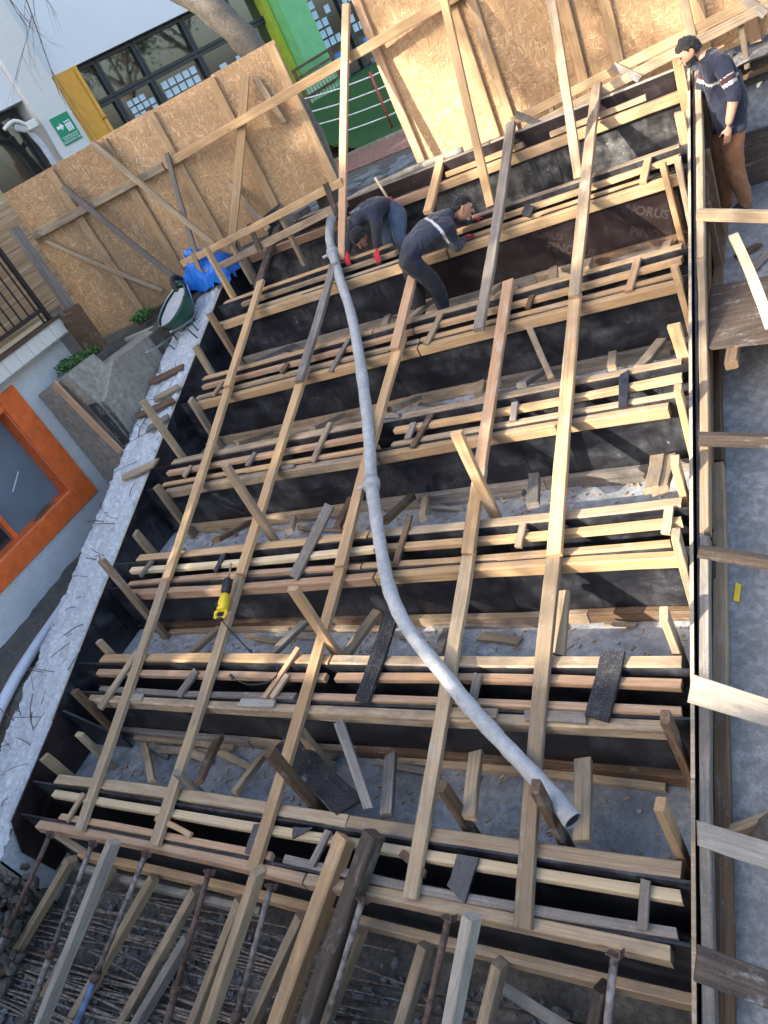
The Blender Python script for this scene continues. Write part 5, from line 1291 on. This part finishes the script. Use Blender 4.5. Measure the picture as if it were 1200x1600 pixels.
# the man standing beyond the side form
KM = 1.66 / 1.75; MB = Vector((-.60, 7.88, 2.55))
RAD.update(hipL=.11, hipR=.11, kneeL=.082, kneeR=.082, ankL=.066, ankR=.066, toeL=.05, toeR=.05)
RAD = {q: (tuple(x * 1.1 for x in v) if isinstance(v, tuple) else v * (1.0 if q in ('neck', 'headb', 'wrL', 'wrR') else 1.12)) for q, v in RAD.items()}
J, (f, s, u) = local(MB, (-.96, -.28, 0), {
 'pelvis': (-.05, 0, .96), 'spine': (-.05, 0, 1.12), 'chest': (.0, 0, 1.33), 'neck': (.07, 0, 1.48), 'headb': (.13, 0, 1.54), 'hipL': (-.04, .09, .90), 'hipR': (-.04, -.09, .90),
 'kneeL': (.03, .11, .49), 'kneeR': (.08, -.10, .50), 'ankL': (-.03, .12, .085), 'ankR': (.10, -.10, .085), 'toeL': (.12, .13, .045), 'toeR': (.25, -.11, .045),
 'shL': (.0, .185, 1.43), 'shR': (.0, -.185, 1.43), 'elL': (-.05, .255, 1.14), 'elR': (.12, -.23, 1.16), 'wrL': (.045, .255, .90), 'wrR': (.30, -.18, 1.02)}, KM)
hd = MB + (f * .20 + u * 1.60) * KM
def mm(n, t, c):
    if n in ('hand', 'neck'): return 'skin'
    if n == 'fore': return 'skin' if t > .05 else 'navy'
    if n == 'arm':
        for a, b, q in ((.0, .18, 'navy'), (.18, .32, 'maroon'), (.32, .43, 'whitecloth'), (.43, .58, 'maroon'), (.58, .69, 'whitecloth'), (.69, 1.1, 'navy')):
            if a <= t < b: return q
    if n in ('leg', 'shin'): return 'rusttrs'
    if n == 'hip': return 'rusttrs' if c.z < MB.z + .86 * KM else 'navy'
    if n == 'foot': return 'shoe'
    h = (c.z - MB.z) / KM
    if h < .86: return 'rusttrs'
    return 'whitecloth' if 1.255 < h < 1.282 else 'navy'
t, hm, body = person('bearded man in navy vest and rust brown trousers standing beyond the side form, looking down', MB, J, EDG, 'pelvis', BON, hd, f * .90 - u * .42, u * .90 + f * .42,
    [(J['wrL'][0], (f * .2 - u), -s + f * .3, .35), (J['wrR'][0], (f * .6 - u * .6), -f, .6)], mm,
    lambda h: h.z > .055 - 1.7 * max(0, .035 - h.x) and h.z > -.05 and not (abs(h.y) > .078 and h.x > -.03 and h.z < .025) or (h.z < -.048 and h.x > -.01 and not (abs(h.y) < .022 and h.z > -.075 and h.x > .085)), KM)
# open vest hem as its own cloth layer
navy_slots = [i for i, q in enumerate(body.materials) if q == M['navy']]
def keep_vest(c, q):
    h = (c.z - MB.z) / KM; d = (c - MB); side = abs(d.dot(s)) / KM
    return .80 < h < 1.47 and side < .20 and q.material_index in [i for i, z in enumerate(body.materials) if z in (M['navy'], M['rusttrs'])]
shell(body, t, 'vest', keep_vest, .014, M['navy'])

RAD.update(kneeL=.085, kneeR=.085, ankL=.066, ankR=.066)
# the worker leaning over the sixth row
K2 = 1.0
def jw(d): return {n: (Vector(p), tuple(x * .98 for x in RAD[n]) if isinstance(RAD[n], tuple) else RAD[n] * .95) for n, p in d.items()}
J2 = jw({'pelvis': (-3.42, 6.60, 3.55), 'spine': (-3.29, 6.70, 3.62), 'chest': (-3.13, 6.83, 3.67), 'neck': (-2.98, 6.95, 3.67), 'headb': (-2.945, 6.975, 3.66), 'hipL': (-3.44, 6.70, 3.50), 'hipR': (-3.38, 6.53, 3.48),
 'kneeL': (-3.52, 6.72, 3.12), 'kneeR': (-3.27, 6.66, 3.13), 'ankL': (-3.60, 6.66, 2.80), 'ankR': (-3.33, 6.72, 2.80), 'toeL': (-3.50, 6.74, 2.76), 'toeR': (-3.22, 6.80, 2.76),
 'shL': (-3.13, 7.02, 3.66), 'shR': (-2.97, 6.74, 3.60), 'elL': (-2.97, 7.20, 3.50), 'elR': (-3.00, 6.80, 3.38), 'wrL': (-2.93, 7.27, 3.46), 'wrR': (-2.96, 7.00, 3.395)})
def m2(n, t, c):
    if n == 'hand': return 'redglove'
    if n in ('leg', 'shin'): return 'blackcloth'
    if n == 'foot': return 'shoe'
    if n == 'neck': return 'skin'
    if n in ('fore', 'arm'): return 'greysleeve' if n == 'fore' or t > .25 else 'navy'
    q = (c - Vector((-3.42, 6.60, 3.55))).dot(Vector((.76, .62, .2)).normalized())
    if n == 'hip' or q < .0: return 'blackcloth' if q < -.02 else 'navy'
    return 'whitecloth' if .35 < q < .378 and n == 'torso' else 'navy'
t2, hm2, body2 = person('worker in navy jacket and black trousers leaning over the sixth riser row, red gloves', (-3.45, 6.65, 2.72), J2, EDG, 'pelvis', BON, (-2.88, 7.03, 3.665), (.80, .35, -.45), (.45, .35, .82),
    [(J2['wrR'][0], (.35, .9, -.15), (0, 0, -1), .6), (J2['wrL'][0], (.6, .6, -.2), (0, 0, -1), .6)], m2, lambda h: h.z > .058 - .9 * max(0, .035 - h.x) and h.z > -.05 and not (abs(h.y) > .074 and h.x > -.028 and h.z < .03), .95)
# the worker bending head down behind it
J1 = jw({'pelvis': (-3.98, 7.84, 3.74), 'spine': (-4.06, 7.75, 3.84), 'chest': (-4.18, 7.62, 3.86), 'neck': (-4.26, 7.50, 3.77), 'headb': (-4.26, 7.46, 3.73), 'hipL': (-3.90, 7.78, 3.66), 'hipR': (-4.05, 7.90, 3.66),
 'kneeL': (-3.94, 7.60, 3.42), 'kneeR': (-4.14, 7.70, 3.40), 'ankL': (-3.82, 7.72, 3.16), 'ankR': (-4.02, 7.86, 3.16), 'toeL': (-3.90, 7.62, 3.13), 'toeR': (-4.12, 7.78, 3.13),
 'shL': (-4.03, 7.50, 3.80), 'shR': (-4.36, 7.66, 3.80), 'elL': (-4.02, 7.34, 3.62), 'elR': (-4.46, 7.52, 3.62), 'wrL': (-4.04, 7.22, 3.50), 'wrR': (-4.48, 7.36, 3.53)})
def m1(n, t, c):
    if n == 'hand': return 'redglove'
    if n in ('leg', 'shin', 'hip'): return 'jeans'
    if n == 'foot': return 'shoe'
    if n == 'neck': return 'skin'
    if n in ('fore', 'arm'): return 'blackcloth' if n == 'fore' or t > .3 else 'navy'
    q = (c - Vector((-3.98, 7.84, 3.74))).dot(Vector((-.6, -.75, .2)).normalized())
    return 'jeans' if q < .03 else 'navy'
t1, hm1, body1 = person('worker in navy vest and blue jeans bending head down between the riser rows', (-3.98, 7.8, 3.1), J1, EDG, 'pelvis', BON, (-4.25, 7.37, 3.655), (-.25, -.55, -.8), (-.15, -.75, .62),
    [(J1['wrL'][0], (0, -.6, -.8), (0, 1, 0), .5), (J1['wrR'][0], (0, -.6, -.7), (0, 1, 0), .5)], m1, lambda h: h.z > .05 - .9 * max(0, .04 - h.x) and h.z > -.06, .95)
tube('tool_handle', [(-3.93, 7.74, 3.80), (-3.96, 7.70, 4.10)], .014, W['new'], t1, 8)
tube('tool_pouch', [(-3.92, 7.75, 3.74), (-3.925, 7.74, 3.84)], .035, M['redglove'], t1, 8)
tl = textmesh('FORM ART', .03)
link('back_print', tl, M['whitecloth'], t1, Matrix.Translation((-4.23, 7.475, 3.905)) @ Matrix.Rotation(R(50), 4, 'X') @ Matrix.Rotation(R(6), 4, 'Z'))
